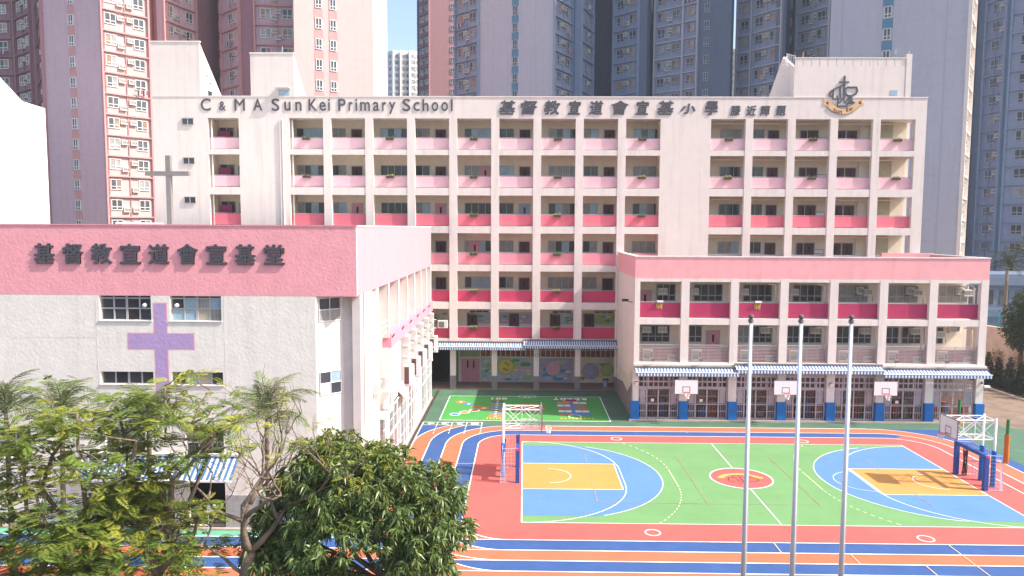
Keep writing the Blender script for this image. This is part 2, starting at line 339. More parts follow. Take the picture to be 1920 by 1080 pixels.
# ---- handball / basketball court
X0, X1, Y0, Y1 = -0.05, 26.75, 37.37, 51.95; CY = 44.62
struct('court_floor', MB().rect(X0, X1, Y0, Y1, Z[7]), G_court)
def halfcirc(cx, r, sgn, ylo, yhi, n=40):
    pts = []
    for i in range(n + 1):
        t = math.pi / 2 - math.pi * i / n; y = CY + r * math.sin(t); x = cx + sgn * r * math.cos(t)
        pts.append((x, min(max(y, ylo), yhi)))
    return pts
BL = halfcirc(1.75, 6.72, 1, 38.3, 51.12); BR = halfcirc(24.95, 6.72, -1, 38.15, 51.5)
struct('court_zone', MB().poly([(X0, 51.12)] + BL + [(X0, 38.3)], Z[8]), G_blue)
struct('court_zone', MB().poly([(X1, 51.5)] + BR + [(X1, 38.15)], Z[8]), G_blue)
struct('court_key', MB().rect(X0, 5.87, 42.36, 47.1, Z[9]), G_key); struct('court_key', MB().rect(20.8, X1, 42.0, 46.65, Z[9]), G_key)
mbL = MB(); w = .055; zz = Z[10]
mbL.ribbon([(X0, Y0), (X1, Y0)], w, zz); mbL.ribbon([(X0, Y1), (X1, Y1)], w, zz); mbL.ribbon([(X0, Y0), (X0, Y1)], .07, zz + .001); mbL.ribbon([(X1, Y0), (X1, Y1)], .07, zz + .001)
mbL.ribbon([(13.35, Y0), (13.35, CY - 1.85)], .06, zz); mbL.ribbon([(13.35, CY + 1.85), (13.35, Y1)], .06, zz)
mbL.ring((13.35, CY, zz), 1.85, .09, 48)
mbL.ribbon([(X0, 42.36), (5.87, 42.36)], .05, zz); mbL.ribbon([(X0, 47.1), (5.87, 47.1)], .05, zz); mbL.ribbon([(5.87, 42.36), (5.87, 47.1)], .06, zz + .001)
mbL.ribbon([(X1, 42.0), (20.8, 42.0)], .05, zz); mbL.ribbon([(X1, 46.65), (20.8, 46.65)], .05, zz); mbL.ribbon([(20.8, 42.0), (20.8, 46.65)], .06, zz + .001)
mbL.ribbon([p for p in BL if p[0] > 4.0], .05, zz); mbL.ribbon([p for p in BR if p[0] < 23.4], .055, zz)
mbL.ribbon(arcpts(1.6, 44.73, 1.35, 1.32, 90, -90), .05, zz + .001); mbL.ribbon(arcpts(25.1, 44.3, 1.35, 1.32, 90, 270), .05, zz + .001)
mbL.ribbon(arcpts(20.8, 44.3, 1.85, 1.8, 90, 270), .035, zz + .001)
six = arcpts(0, 46.05, 6.1, 5.95, 90, 0) + arcpts(0, 43.1, 6.1, 5.75, 0, -90); mbL.ribbon(six, .055, zz + .002)
six = arcpts(26.7, 45.9, 6.05, 5.75, 90, 180) + arcpts(26.7, 42.9, 6.05, 5.55, 180, 270); mbL.ribbon(six, .055, zz + .002)
struct('court_line', mbL, M_line)
def dashes(path, on, off, w_, z_):
    mb = MB(); acc = 0.0
    for i in range(len(path) - 1):
        mid = ((path[i][0] + path[i+1][0]) / 2, (path[i][1] + path[i+1][1]) / 2)
        if i % 2 == 0 and Y0 < mid[1] < Y1: mb.ribbon([path[i], path[i+1]], w_, z_)
    return mb
nine = arcpts(0, 46.05, 9.2, 8.9, 44, 0, 22) + arcpts(0, 43.1, 9.2, 8.9, 0, -44, 30)[1:]
struct('court_dash_line', dashes(nine, 1, 1, .055, zz + .003), mat('cream dashed paint', (0.72, 0.70, 0.42), var=0.06))
nine = arcpts(26.7, 45.9, 9.15, 8.9, 136, 180, 22) + arcpts(26.7, 42.9, 9.15, 8.6, 180, 226, 30)[1:]
struct('court_dash_line', dashes(nine, 1, 1, .055, zz + .003), MATS['cream dashed paint'])
mbL = MB()
for x, a, b in ((4.15, 40.3, 49.1), (10.26, 40.1, 49.0), (16.42, 40.15, 49.0), (22.6, 40.1, 48.6)): mbL.ribbon([(x, a), (x, b)], .045, zz + .004)
mbL.ribbon([(4.15, 40.3), (16.42, 40.25)], .03, zz + .005); mbL.ribbon([(4.15, 49.0), (22.6, 49.0)], .02, zz + .005)
struct('volleyball_line', mbL, mat('faint red line paint', (0.36, 0.26, 0.14), var=0.2, vs=3))
struct('centre_circle', MB().disc((13.35, CY, Z[9]), 1.82, n=48), G_red)
mb = MB(); mb.ribbon(arcpts(13.3, 44.1, 1.35, 1.25, 30, 150, 12), .34, Z[10]); mb.rect(11.95, 12.35, 44.55, 44.85, Z[10] + .001); mb.rect(14.3, 14.7, 44.55, 44.85, Z[10] + .001)
struct('centre_emblem_ribbon', mb, mat('ochre emblem paint', (0.74, 0.33, 0.08), var=0.1))
mb = MB(); zc = Z[11]
mb.ribbon([(13.3, 43.55), (13.3, 44.9)], .08, zc); mb.ribbon([(13.05, 43.85), (13.55, 43.85)], .07, zc + .001)
mb.ring((13.95, 44.35, zc), .36, .07, 20); mb.ribbon([(13.95, 44.7), (13.9, 45.05), (14.2, 45.05)], .07, zc + .001)
mb.ribbon([(12.45, 44.2), (12.6, 44.65), (13.0, 44.7), (13.1, 44.1), (12.6, 43.95), (12.45, 44.2)], .07, zc); mb.ribbon([(12.9, 44.7), (12.9, 45.1), (13.5, 45.1), (13.5, 44.75)], .06, zc + .001)
struct('centre_emblem_line', mb, mat('maroon emblem paint', (0.14, 0.03, 0.04), var=0.1))
for x, y in ((6.77, 52.95), (20.1, 52.72), (6.53, 36.27), (19.9, 35.9)): struct('spot_ring', MB().ring((x, y, Z[8]), .37, .075, 28), M_line)
# ---- playground games floor
struct('games_floor', MB().rect(-6.64, 6.92, 57.85, 66.4, Z[1]), G_green)
mb = MB(); zz = Z[2]
for a, b in (((-6.64, 57.85), (6.92, 57.85)), ((-6.64, 66.4), (6.92, 66.4))): mb.ribbon([a, b], .08, zz)
for a, b in (((-6.64, 57.85), (-6.64, 66.4)), ((6.92, 57.85), (6.92, 66.4))): mb.ribbon([a, b], .08, zz + .001)
mb.ribbon(arcpts(.35, 66.35, .8, .55, 0, 360, 30), .06, zz + .002); mb.ribbon([(.1, 66.35), (.1, 65.7)], .06, zz + .002); mb.ribbon([(.6, 66.35), (.6, 65.7)], .06, zz + .002); mb.ring((.35, 66.3, zz + .003), .2, .06, 16)
mb.ribbon(arcpts(.35, 57.95, .8, .4, 0, 180, 20), .06, zz + .002); mb.ring((.1, 58.3, zz + .003), .22, .06, 16); mb.ring((.7, 58.3, zz + .003), .22, .06, 16)
struct('games_line', mb, M_line)
def word_flat(word, x0, x1, y0, y1, m_):
    n = len(word); wd = (x1 - x0) / n
    for i, ch in enumerate(word):
        a = x1 - (i + 1) * wd; k = .82 if ch not in '!I' else .35
        setp(glyph('floor_letter', ch, (a + wd * (1 - k) / 2, a + wd * (1 + k) / 2, y0, y1), Z[3], 0, m_, None, bold=.04, flat=True, rot180=True), kind='structure')
word_flat('READY', 2.62, 5.7, 65.1, 65.95, M_line); word_flat('GO!', -3.05, -1.4, 65.1, 65.8, M_line)
def rgb(n, c): return mat(n, c, var=0.06)
GP = [rgb('game brown paint', (.40, .17, .06)), rgb('game blue paint', (.07, .20, .50)), rgb('game white paint', (.72, .70, .66)), rgb('game orange paint', (.66, .17, .06)), rgb('game red paint', (.30, .03, .03)), rgb('game dark paint', (.03, .06, .03))]
mb = MB()
for i, (x, y) in enumerate([(-5.45, 64.0), (-4.71, 63.3), (-3.98, 62.44), (-3.34, 61.87), (-4.06, 61.15), (-4.83, 60.45), (-5.57, 59.7)]):
    c = [3, 1, 0, 3, 2, 2, 2][i]; mb.disc((x, y, Z[3]), .46, n=20, mi=c); mb.disc((x, y, Z[4]), .34 if i > 3 else .16, n=16, mi=[2, 2, 0, 2, 4, 0, 1][i])
for i in range(8):
    y = 64.4 - i * .75; mb.rect(-2.78, -1.72, y - .28, y + .28, Z[3], (4, 1, 0, 1, 0, 1, 0, 3)[i]); mb.disc((-2.25, y, Z[4]), .13, n=10, mi=2)
mb.disc((.43, 62.25, Z[3]), 1.5, n=36, mi=0, ry=1.35); mb.ring((.43, 62.25, Z[4]), .85, .1, 30, 5); mb.ribbon([(-1.05, 62.25), (1.9, 62.25)], .09, Z[4] + .001, 5); mb.ribbon([(.43, 61), (.43, 63.6)], .09, Z[4] + .002, 5); mb.ribbon(arcpts(.43, 63.2, .9, .9, 200, 340, 12), .09, Z[4] + .003, 5)
for i, y in enumerate((64.0, 63.0, 62.0, 61.0, 60.1)):
    mb.disc((4.2, y - .1, Z[3] + .0002 * i), 1.5 if i in (0, 3) else .9, n=24, mi=1, ry=.42)
    mb.rect(2.95, 4.05, y - .3, y + .3, Z[4], (3, 2, 0, 2, 0)[i]); mb.rect(4.35, 5.5, y - .3, y + .3, Z[4], (2, 0, 0, 2, 1)[i]); mb.disc((3.5, y, Z[5]), .12, n=10, mi=1); mb.disc((4.9, y, Z[5]), .12, n=10, mi=0)
mb.disc((4.2, 64.95, Z[4]), .62, n=20, mi=4, ry=.4); mb.ring((4.2, 64.95, Z[5]), .62, .07, 24, 2); mb.ring((4.2, 59.3, Z[5]), .5, .09, 24, 2)
struct('floor_game', mb, GP)
for word, x0, x1 in (('MAZE', -3.0, -1.6), ('HOPSCOTCH', 3.0, 5.4)): pass
mb = MB()
for x in np.linspace(-2.95, -1.65, 6): mb.rect(x, x + .14, 58.35, 58.75, Z[4])
for x in np.linspace(3.0, 5.5, 9): mb.rect(x, x + .16, 58.5, 58.85, Z[4])
struct('floor_game_caption', mb, rgb('game yellow paint', (.62, .40, .05)))
# drain channel along the church side, kerbs, aprons
struct('drain_channel', MB().box(-8.06, -7.84, 43, 68.5, -0.01, .05), mat('dark drain grating', (0.07, 0.055, 0.05), var=0.2, lines=(.2, 0, .05, .6)))
struct('apron_kerb', MB().box(8.4, 36.6, 58.0, 58.45, 0, .12), mat('stained concrete', (0.42, 0.33, 0.28), var=0.15, streak=.2))
struct('front_strip', MB().rect(-60, -8.3, 35.3, 36.0, Z[3]), G_mint)
struct('church_step', MB().box(-30, -8.25, 35.95, 36.35, 0, .1), MATS['stained concrete'])
struct('planting_bed', MB().rect(-60, 48, -20, 29.55, -0.005), G_soil)
struct('sandy_apron', MB().poly([(32.6, 35.3), (60, 35.3), (60, 57.4), (32.6, 51.6)], -.008), G_sand)
struct('green_apron', MB().poly([(32.6, 51.6), (37.2, 52.2), (60, 49.5), (60, 54.5), (37.2, 58.6), (32.6, 58.6)], -.004), G_dkgreen)
struct('service_road', MB().poly([(37.2, 57), (60, 53), (60, 84), (37.2, 90)], 0.0), mat('brown worn road', (0.19, 0.135, 0.10), var=0.25, vs=.7))
struct('road_kerb', MB().box(44.8, 45.0, 52, 80, 0, .15), MATS['stained concrete'])
struct('verge', MB().rect(45.0, 60, 52, 86, .05), G_soil)
# ================================================================== SHARED WINDOW / AC MESHES
def frame_mesh(name, w, h, cols, rows, t=.05, d=.06, m_=None, cross=True, pos=None):
    """window frame in XZ, centred x, z from 0, front at y=-d"""
    mb = MB(); xs = [-w/2 + w * i / cols for i in range(cols + 1)]; zs = [0, h] if rows == 1 else [h * i / rows for i in range(rows + 1)]
    if pos: zs = [0] + pos + [h]
    for x in xs: mb.box(x - t/2, x + t/2, -d, 0, 0, h)
    for z in zs: mb.box(-w/2 - t/2, w/2 + t/2, -d - .004, 0.003, z - t/2, z + t/2)
    return mb.mesh(name, m_ or M_alu)
def pane_mesh(name, w, h, m_, cols=1): 
    mb = MB()
    for i in range(cols): mb.box(-w/2 + w*i/cols + .01, -w/2 + w*(i+1)/cols - .01, -.03, -.012, 0.01, h - .01)
    me = mb.mesh(name, m_)
    if isinstance(m_, (list, tuple)):
        rr_ = random.Random(len(bpy.data.meshes)); ids = [rr_.choice(range(len(m_))) for _ in range(cols)]
        me.polygons.foreach_set('material_index', [ids[i // 6 % cols] for i in range(len(me.polygons))])
    return me
def add_window(parent, loc, fm, pm, rz=0, name='window'):
    w = link(name, fm, parent, loc, rz)
    if pm is not None:
        p = bpy.data.objects.new('pane', pm); COL.objects.link(p); p.parent = w
    return w
def ac_mesh():
    mb = MB(); mb.box(-.42, .42, -.34, 0, 0, .58); mb.box(-.46, .46, -.38, 0.0, -.06, -.003, 0)
    mb.box(-.34, .16, -.355, -.341, .07, .51, 1)
    for i in range(5): mb.box(-.33, .15, -.372, -.356, .11 + i * .085, .14 + i * .085, 0)
    mb.box(.20, .38, -.35, -.341, .1, .4, 1)
    return mb.mesh('air_conditioner', [M_ac, M_acg])
AC = ac_mesh()
def wac_mesh():
    mb = MB(); mb.box(-.36, .36, -.5, 0, 0, .45)
    for i in range(6): mb.box(-.33 + i * .115, -.28 + i * .115, -.512, -.5, .05, .4, 1)
    mb.box(-.40, .40, -.54, 0, -.05, -.003, 0); mb.box(-.40, -.37, -.52, -.49, -.5, -.05, 1); mb.box(.37, .40, -.52, -.49, -.5, -.05, 1)
    return mb.mesh('window_air_conditioner', [M_ac, M_acg])
WAC = wac_mesh()

# ================================================================== SCHOOL MAIN BLOCK
YM = 69.0; YB = 71.45
school = thing('school_building', (1.0, 69.0, 0), 'long cream seven storey school block with open corridors and pink parapets behind the playground', 'school building')
OPT = [25.2, 21.88, 18.2, 14.72, 11.2, 7.66]; OPB = [22.38, 18.9, 15.38, 11.80, 8.32, 4.88]
def rowz(k): return OPB[k], OPT[k]
LB = [(-29.2, -26.35)]
MIDB = [(-21.68 + 3.866 * i, -21.68 + 3.866 * i + 3.14) for i in range(9)]
RB = [(16.97 + 3.83 * i, 16.97 + 3.83 * i + 3.14) for i in range(5)]
BAYS = LB + MIDB + RB
# solid wall sections (front plates 0.45 deep) and columns
def wallp(x0, x1, z0, z1, name='wall', m_=M_cream, y0=YM, y1=YM + .45): return part(name, MB().box(x0, x1, y0, y1, z0, z1), m_, school)
wallp(-34.3, -29.2, 0, 25.2); wallp(-26.35, -21.68, 0, 25.2); wallp(MIDB[-1][1], RB[0][0], 4.45, 25.2); wallp(RB[-1][1], 36.4, 0, 25.2)
wallp(-34.3, 36.4, 25.203, 27.1, 'parapet_wall')
part('coping', MB().box(-34.35, 36.45, YM - .05, YM + .3, 27.102, 27.2), M_cream, school)
for grp in (MIDB, RB):
    for i in range(len(grp) - 1):
        c0, c1 = grp[i][1], grp[i+1][0]; wallp(c0, c1, 4.45, 25.2, 'column', y0=YM - .03, y1=YM + .42)
for grp in (LB, MIDB, RB):
    for k in range(6):
        top = OPB[k]; bot = OPT[k+1] if k < 5 else 4.45
        wallp(grp[0][0] + .002, grp[-1][1] - .002, bot, top, 'floor_beam')
# body behind: corridor slabs, back wall, roof, ends
for k in range(6):
    part('corridor_slab', MB().box(-34.2, 36.3, YM + .46, YB, OPB[k] - .35, OPB[k] - .02), M_ceil, school)
part('ceiling', MB().box(-34.2, 36.3, YM + .46, YB, 25.25, 25.6), M_ceil, school)
part('corridor_wall', MB().box(-34.2, 35.9, YB, YB + .25, 4.2, 26.2), M_creamin, school)
part('roof', MB().box(-34.2, 36.3, YM + .45, 80, 26.3, 26.45), M_white, school)
part('wall', MB().box(-34.3, -34.0, YM + .452, 80, 0, 27.0), M_cream, school); part('wall', MB().box(-34, 36.0, 79.7, 80, 0, 27.0), M_cream, school)
part('end_wall', MB().box(36.05, 36.35, YB + .3, 80, 0, 27.0), M_cream, school)
for k in range(6): part('end_parapet', MB().box(36.05, 36.35, YM + .46, YB + .29, OPB[k] - .4, OPB[k] + 1.0), M_cream, school)
# cross walls closing the corridor at the solid sections
for x in (-29.35, -26.2, -21.9, 12.6, 16.7): part('cross_wall', MB().box(x - .1, x + .1, YM + .46, YB - .01, 4.45, 25.2), M_creamin, school)
# vertical down pipes beside the reveals
for x, z0 in ((-28.95, 14), (-21.45, 14), (-21.9 - .35, 5)):
    part('down_pipe', MB().tube((x, YM + .25 if x > -22 or x < -25 else YM - .1, z0), (x, YM + .25 if x > -22 or x < -25 else YM - .1, 25.1), .07, n=8), M_cream, school, smooth=True)
part('wall_rib', MB().box(-22.55, -22.4, YM - .12, YM - .001, 5, 25.0), M_cream, school)
# parapet panels with a dark shadow groove below and a handrail
for k in range(6):
    for grp, bays in enumerate((LB, MIDB, RB)):
        for (a, b) in bays:
            z0 = OPB[k]
            if grp == 2 and k >= 4: continue
            if grp == 2 and k == 3:
                part('glazed_balustrade', MB().box(a, b, YM + .3, YM + .34, z0, z0 + 1.0), mat('frosted blue balustrade', (0.33, 0.38, 0.46), rough=.4, var=.1), school)
                mb = MB(); mb.box(a, b, YM + .26, YM + .37, z0 + 1.003, z0 + 1.06)
                for i in range(5): mb.box(a + (b-a-.05) * i / 4, a + (b-a-.05) * i / 4 + .05, YM + .26, YM + .299, z0 + .01, z0 + 1.0)
                part('balustrade_frame', mb, M_alu, school); continue
            part('parapet_panel', MB().box(a, b, YM + .30, YM + .42, z0 + .06, z0 + 1.04), M_rail[k], school)
            mb = MB(); mb.tube((a, YM + .36, z0 + 1.10), (b, YM + .36, z0 + 1.10), .03)
            part('handrail', mb, M_alu, school)
# corridor windows and doors
FW3 = frame_mesh('classroom_window_frame', 1.95, 1.05, 3, 1, .06); FW2 = frame_mesh('classroom_window_frame', 1.35, 1.05, 2, 1, .06); FW4 = frame_mesh('classroom_window_frame', 2.6, 1.05, 4, 1, .06)
PG = {}; MIX = {}
for w_ in (1.95, 1.35, 2.6):
    for nm, mm in (('d', M_glass), ('c', M_curt), ('b', M_bglass)): PG[w_, nm] = pane_mesh('pane', w_, 1.05, mm, {1.95: 3, 1.35: 2, 2.6: 4}[w_])
DM = {n: MB().box(-.48, .48, -.05, 0, 0, 2.1).box(-.09, .09, -.06, -.051, 1.2, 1.8, 1).mesh('door', [mm, M_dark]) for n, mm in (('pink', M_door), ('dark', M_doord), ('mag', M_doorm), ('blue', mat('pale blue door', (.3, .40, .52), var=.05)))}
DF = MB().box(-.56, -.49, -.07, 0, 0, 2.18).box(.49, .56, -.07, 0, 0, 2.18).box(-.49, .49, -.07, 0, 2.11, 2.18).mesh('door_frame', M_alu)
NB = MB().box(-.45, .45, -.03, 0, 0, .4, 0).box(-.41, .41, -.04, -.031, .04, .36, 1).mesh('notice_board', [M_black, M_board])
def add_door(parent, loc, kind, rz=0):
    d = link('door', DM[kind], parent, loc, rz); f = bpy.data.objects.new('door_frame', DF); COL.objects.link(f); f.parent = d; return d
rr = random.Random(3)
for w_ in (1.95, 1.35, 2.6): MIX[w_] = [pane_mesh('pane', w_, 1.05, [M_glass, M_curt, M_glass, M_bglass], {1.95: 3, 1.35: 2, 2.6: 4}[w_]) for _ in range(6)]
def pick(w_, st): return PG[w_, st] if rr.random() < .5 else rr.choice(MIX[w_])
SMALLW = frame_mesh('high_window_frame', .58, .38, 1, 1, .05); SMALLP = pane_mesh('pane', .56, .36, M_glass)
for k in range(6):
    zf = OPB[k]
    for i, (a, b) in enumerate(MIDB):
        w = b - a; sx = a * (YB / YM - 1) * 1.0
        st = 'c' if (k == 0 and 2 <= i <= 7) or (k == 3) or (k == 4) else ('d' if rr.random() < .75 else 'c')
        if k == 2: st = 'd'
        if k == 5:
            if i < 4: continue
            add_door(school, (a + sx + (.9 if i != 5 else 2.4) * (1 if i % 2 else 2.6) * .5 + .3, YB - .005, zf), 'dark')
            for q in range(3): add_window(school, (a + sx + 1.5 + q * .62, YB - .005, zf + 2.0), SMALLW, SMALLP) if i in (4, 6, 7, 8) else None
            continue
        if i % 2 == 0:
            add_window(school, (a + sx + 2.05, YB - .005, zf + 1.15), FW4, pick(2.6, st))
            if i == 4 and k in (1, 3): add_door(school, (a + sx + 2.9 - (1.2 if k == 3 else .2), YB - .062, zf), 'pink')
        else:
            add_window(school, (a + sx + .72, YB - .005, zf + 1.15), FW2, pick(1.35, st))
            add_door(school, (a + sx + 2.45, YB - .005, zf), 'blue' if (k == 2 and i == 5) else ('pink' if (k == 2 and i in (1, 3)) else 'dark'))
            link('notice_board', NB, school, (a + sx + 1.75, YB - .005, zf + 1.2)).scale = (.35, 1, .3)
    for i, (a, b) in enumerate(RB):
        sx = a * (YB / YM - 1)
        if k > 3: continue
        if i == 0: add_window(school, (a + sx + 1.9, YB - .005, zf + 1.15), FW3, pick(1.95, 'c' if k == 0 else 'd'))
        elif i == 1: add_window(school, (a + sx + .35, YB - .005, zf + 1.15), FW2, PG[1.35, 'd']); add_door(school, (a + sx + 1.9, YB - .005, zf), 'dark')
        elif i == 2: add_door(school, (a + sx + .95, YB - .005, zf), 'dark'); add_door(school, (a + sx + 1.6, YB - .06, zf), 'dark'); link('notice_board', NB, school, (a + sx + 2.6, YB - .005, zf + 1.1))
        elif i == 3: add_door(school, (a + sx + .2, YB - .005, zf), 'dark'); add_door(school, (a + sx + 1.3, YB - .005, zf), 'dark'); part('duct_cover', MB().box(a + sx + 2.05, a + sx + 2.2, YB - .12, YB, zf, zf + 2.6), M_cream, school)
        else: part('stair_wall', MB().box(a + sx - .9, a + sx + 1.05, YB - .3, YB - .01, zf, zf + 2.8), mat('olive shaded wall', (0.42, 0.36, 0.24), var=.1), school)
    (a, b) = LB[0]
    if k < 3:
        add_door(school, (a - .55, YB - .006, zf), 'dark'); mb = MB().box(a + .1, a + 1.2, YB - .4, YB - .05, zf, zf + 1.9)
        part('locker', mb, M_doorm, school); add_window(school, (a + .75, YB - .005, zf + 1.2), FW2, PG[1.35, 'd']); add_door(school, (a + 2.35, YB - .005, zf), 'dark')
# conduit along ceilings
for k in range(5):
    part('ceiling_conduit', MB().tube((17, YM + 1.2, OPT[k] - .25 if k else 24.95), (34.5, YM + 1.2, OPT[k] - .25 if k else 24.95), .05, n=6), M_creamin, school)
for k in range(3):
    mb = frame_mesh('stair_window_frame', 1.06, .58, 2, 1, .05)
    z0 = (24.56, 20.98, 17.38)[k]
    part('window_dark_plate', MB().box(-31.57, -30.5, YM - .006, YM - .002, z0, z0 + .6), M_dark, school)  # flat dark plate, its colour stands in for recess shade
    add_window(school, (-31.03, YM - .012, z0), mb, pane_mesh('pane', 1.0, .56, M_glass, 2)).location.y -= .035
# rooftop structures
def roof_block(x0, x1, z, yb, zb, name='stair_tower'):
    """front flush with the facade, roof falling to the back"""
    mb = MB(); v = [(x0, YM, 27.2), (x1, YM, 27.2), (x1, YM, z), (x0, YM, z)]; w = [(x0, yb, 26.4), (x1, yb, 26.4), (x1, yb, zb), (x0, yb, zb)]
    mb.add(v + w, [(0, 1, 2, 3), (1, 5, 6, 2), (5, 4, 7, 6), (4, 0, 3, 7), (3, 2, 6, 7)]); return part(name, mb, M_cream, school)
roof_block(-34.3, -29.78, 32.0, 74.6, 27.3); roof_block(-25.15, -21.15, 30.98, 73.2, 27.3)
part('coping', MB().box(-34.36, -29.72, YM - .06, YM + .2, 32.002, 32.12), M_white, school); part('coping', MB().box(-25.2, -21.1, YM - .06, YM + .2, 30.983, 31.09), M_white, school)
for y, z in ((70.0, 29.2), (70.9, 28.7)):
    mb = MB(); mb.box(-29.775, -29.72, y, y + .75, z, z + .75)
    for i in range(3): mb.box(-29.72, -29.70, y + i * .3, y + .06 + i * .3, z, z + .75, 1)
    part('louvre', mb, [M_curt, M_wpaint], school)
for y in (70.6, 71.9): part('hatch', MB().box(-29.775, -29.72, y, y + .8, 27.2, 27.95 - (y - 70.6) * .25), M_glass, school)
part('window', MB().box(-22.6, -21.6, YM - .02, YM - .002, 27.21, 27.75), M_bglass, school); part('window_canopy', MB().box(-22.75, -21.45, YM - .6, YM - .002, 27.85, 27.95), M_cream, school)
# right hand roof block under the crest
X0r, X1r = 24.35, 34.85
mb = MB(); mb.add([(X0r, YM, 27.2), (X0r, YM, 29.95), (X0r, 72.4, 29.95), (X0r, 77.4, 27.2), (X1r, YM, 27.2), (X1r, YM, 29.95), (X1r, 72.4, 29.95), (X1r, 77.4, 27.2)], [(0, 1, 2, 3), (4, 7, 6, 5), (0, 4, 5, 1), (1, 5, 6, 2), (2, 6, 7, 3)])
part('lift_tower', mb, M_cream, school)
tri = [(69.3, 29.953), (72.2, 31.45), (77.3, 27.3), (72.35, 29.953)]
part('sloping_fin', MB().add([(X0r + .003, y, z) for y, z in tri] + [(X0r + .2, y, z) for y, z in tri], [(0, 1, 2, 3), (7, 6, 5, 4), (0, 4, 5, 1), (1, 5, 6, 2), (2, 6, 7, 3), (3, 7, 4, 0)]), M_cream, school)
for i in range(14): x = X0r + .03 + i * .745; part('parapet_tile', MB().box(x, x + .70, YM + .02, YM + .1, 29.96, 30.62), M_cream, school)
part('coping', MB().box(X0r - .02, X1r, YM - .02, YM + .16, 30.623, 30.7), M_white, school)
mb = MB()
for i in range(5): y = 69.2 + i * .55; mb.tube((X0r + .1, y, 29.95 + max(0, (y - 69.3) * .5)), (X0r + .1, y, 30.9 + i * .17), .025, n=4)
mb.tube((X0r + .1, 69.15, 30.85), (X0r + .1, 71.6, 31.6), .03, n=5)
part('roof_railing', mb, M_wpaint, school)
part('corner_fin', MB().box(34.35, 34.85, YM - .03, YM + .2, 27.2, 31.0), M_cream, school)
mb = MB()
for s in (0, .4): mb.tube((X0r - .25, 70.2 + s, 27.2), (X0r - .25, 70.2 + s, 31.2), .025, n=5)
for i in range(12): mb.tube((X0r - .25, 70.2, 27.5 + i * .3), (X0r - .25, 70.6, 27.5 + i * .3), .018, n=4)
for i in range(4): 
    a = arcpts(0, 0, .35, .35, 90, 270, 6); z = 29.3 + i * .55
    for j in range(6): mb.tube((X0r - .25 + a[j][0], 70.4 + a[j][1] * .8, z), (X0r - .25 + a[j+1][0], 70.4 + a[j+1][1] * .8, z), .018, n=4)
part('caged_ladder', mb, M_wpaint, school)
part('hatch_window', MB().box(33.0, 33.65, YM - .02, YM - .002, 27.35, 27.8), M_bglass, school)
mb = MB()
for x, h in ((25.1, .5), (33.4, .45), (-22.2, .6), (34.6, .35)): mb.tube((x, YM + .1, 31.0 if x > 30 else 30.7 if x > 0 else 31.05), (x, YM + .1, (31.0 if x > 30 else 30.7 if x > 0 else 31.05) + h), .03, n=5)
part('roof_rod', mb, M_alu, school)
# ground floor: columns, inner wall, transom windows, murals
for (a, b) in ((-6.9, -6.35), (-2.99, -2.48), (.96, 1.46), (4.83, 5.33), (8.55, 8.72), (-10.8, -10.3)):
    part('column', MB().box(a, b, YM, YM + .5, 0, 4.46), M_cream, school)
    part('column_dado', MB().box(a - .015, b + .015, YM - .015, YM + .515, 0.02, 1.35), M_tilegrey, school)
part('ground_floor_slab', MB().box(-12, 8.7, 69.0, 72.3, .005, .09), M_floor, school)
part('ground_floor_wall', MB().box(-6.4, 8.9, 72.25, 72.5, .09, 4.4), M_creamin, school)
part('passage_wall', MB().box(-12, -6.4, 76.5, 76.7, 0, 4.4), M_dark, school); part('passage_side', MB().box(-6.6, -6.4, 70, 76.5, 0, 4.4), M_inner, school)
part('ground_ceiling', MB().box(-12, 8.7, YM + .5, 76.6, 4.3, 4.44), M_ceil, school)
SM = mat('stained panel glass', (0.22, 0.055, 0.04), rough=.35, var=.5, vs=3.0)
mb = MB()
for i in range(27):
    x = -4.2 + i * .49
    for z in (2.62, 3.3): mb.box(x + .03, x + .46, 72.2, 72.24, z + .03, z + .64)
part('transom_pane', mb, SM, school)
fr = MB()
for i in range(28): fr.box(-4.2 + i * .49 - .03, -4.2 + i * .49 + .03, 72.17, 72.25, 2.6, 4.0)
for z in (2.6, 3.3, 3.98): fr.box(-4.3, 9, 72.165, 72.25, z - .03, z + .03)
part('transom_frame', fr, M_creamin, school)
part('door_leaf', MB().box(-6.1, -5.2, 72.16, 72.24, .1, 2.4), M_door, school); part('door_leaf', MB().box(-5.17, -4.3, 72.16, 72.24, .1, 2.4), M_door, school)
part('door_vision_panel', MB().box(-5.55, -5.4, 72.14, 72.158, 1.5, 2.2), M_dark, school); part('door_vision_panel', MB().box(-4.95, -4.8, 72.14, 72.158, 1.5, 2.2), M_dark, school)
part('window', MB().box(-6.2, -4.3, 72.17, 72.24, 2.6, 3.9), mat('pale green transom', (.36, .36, .24), var=.15), school)
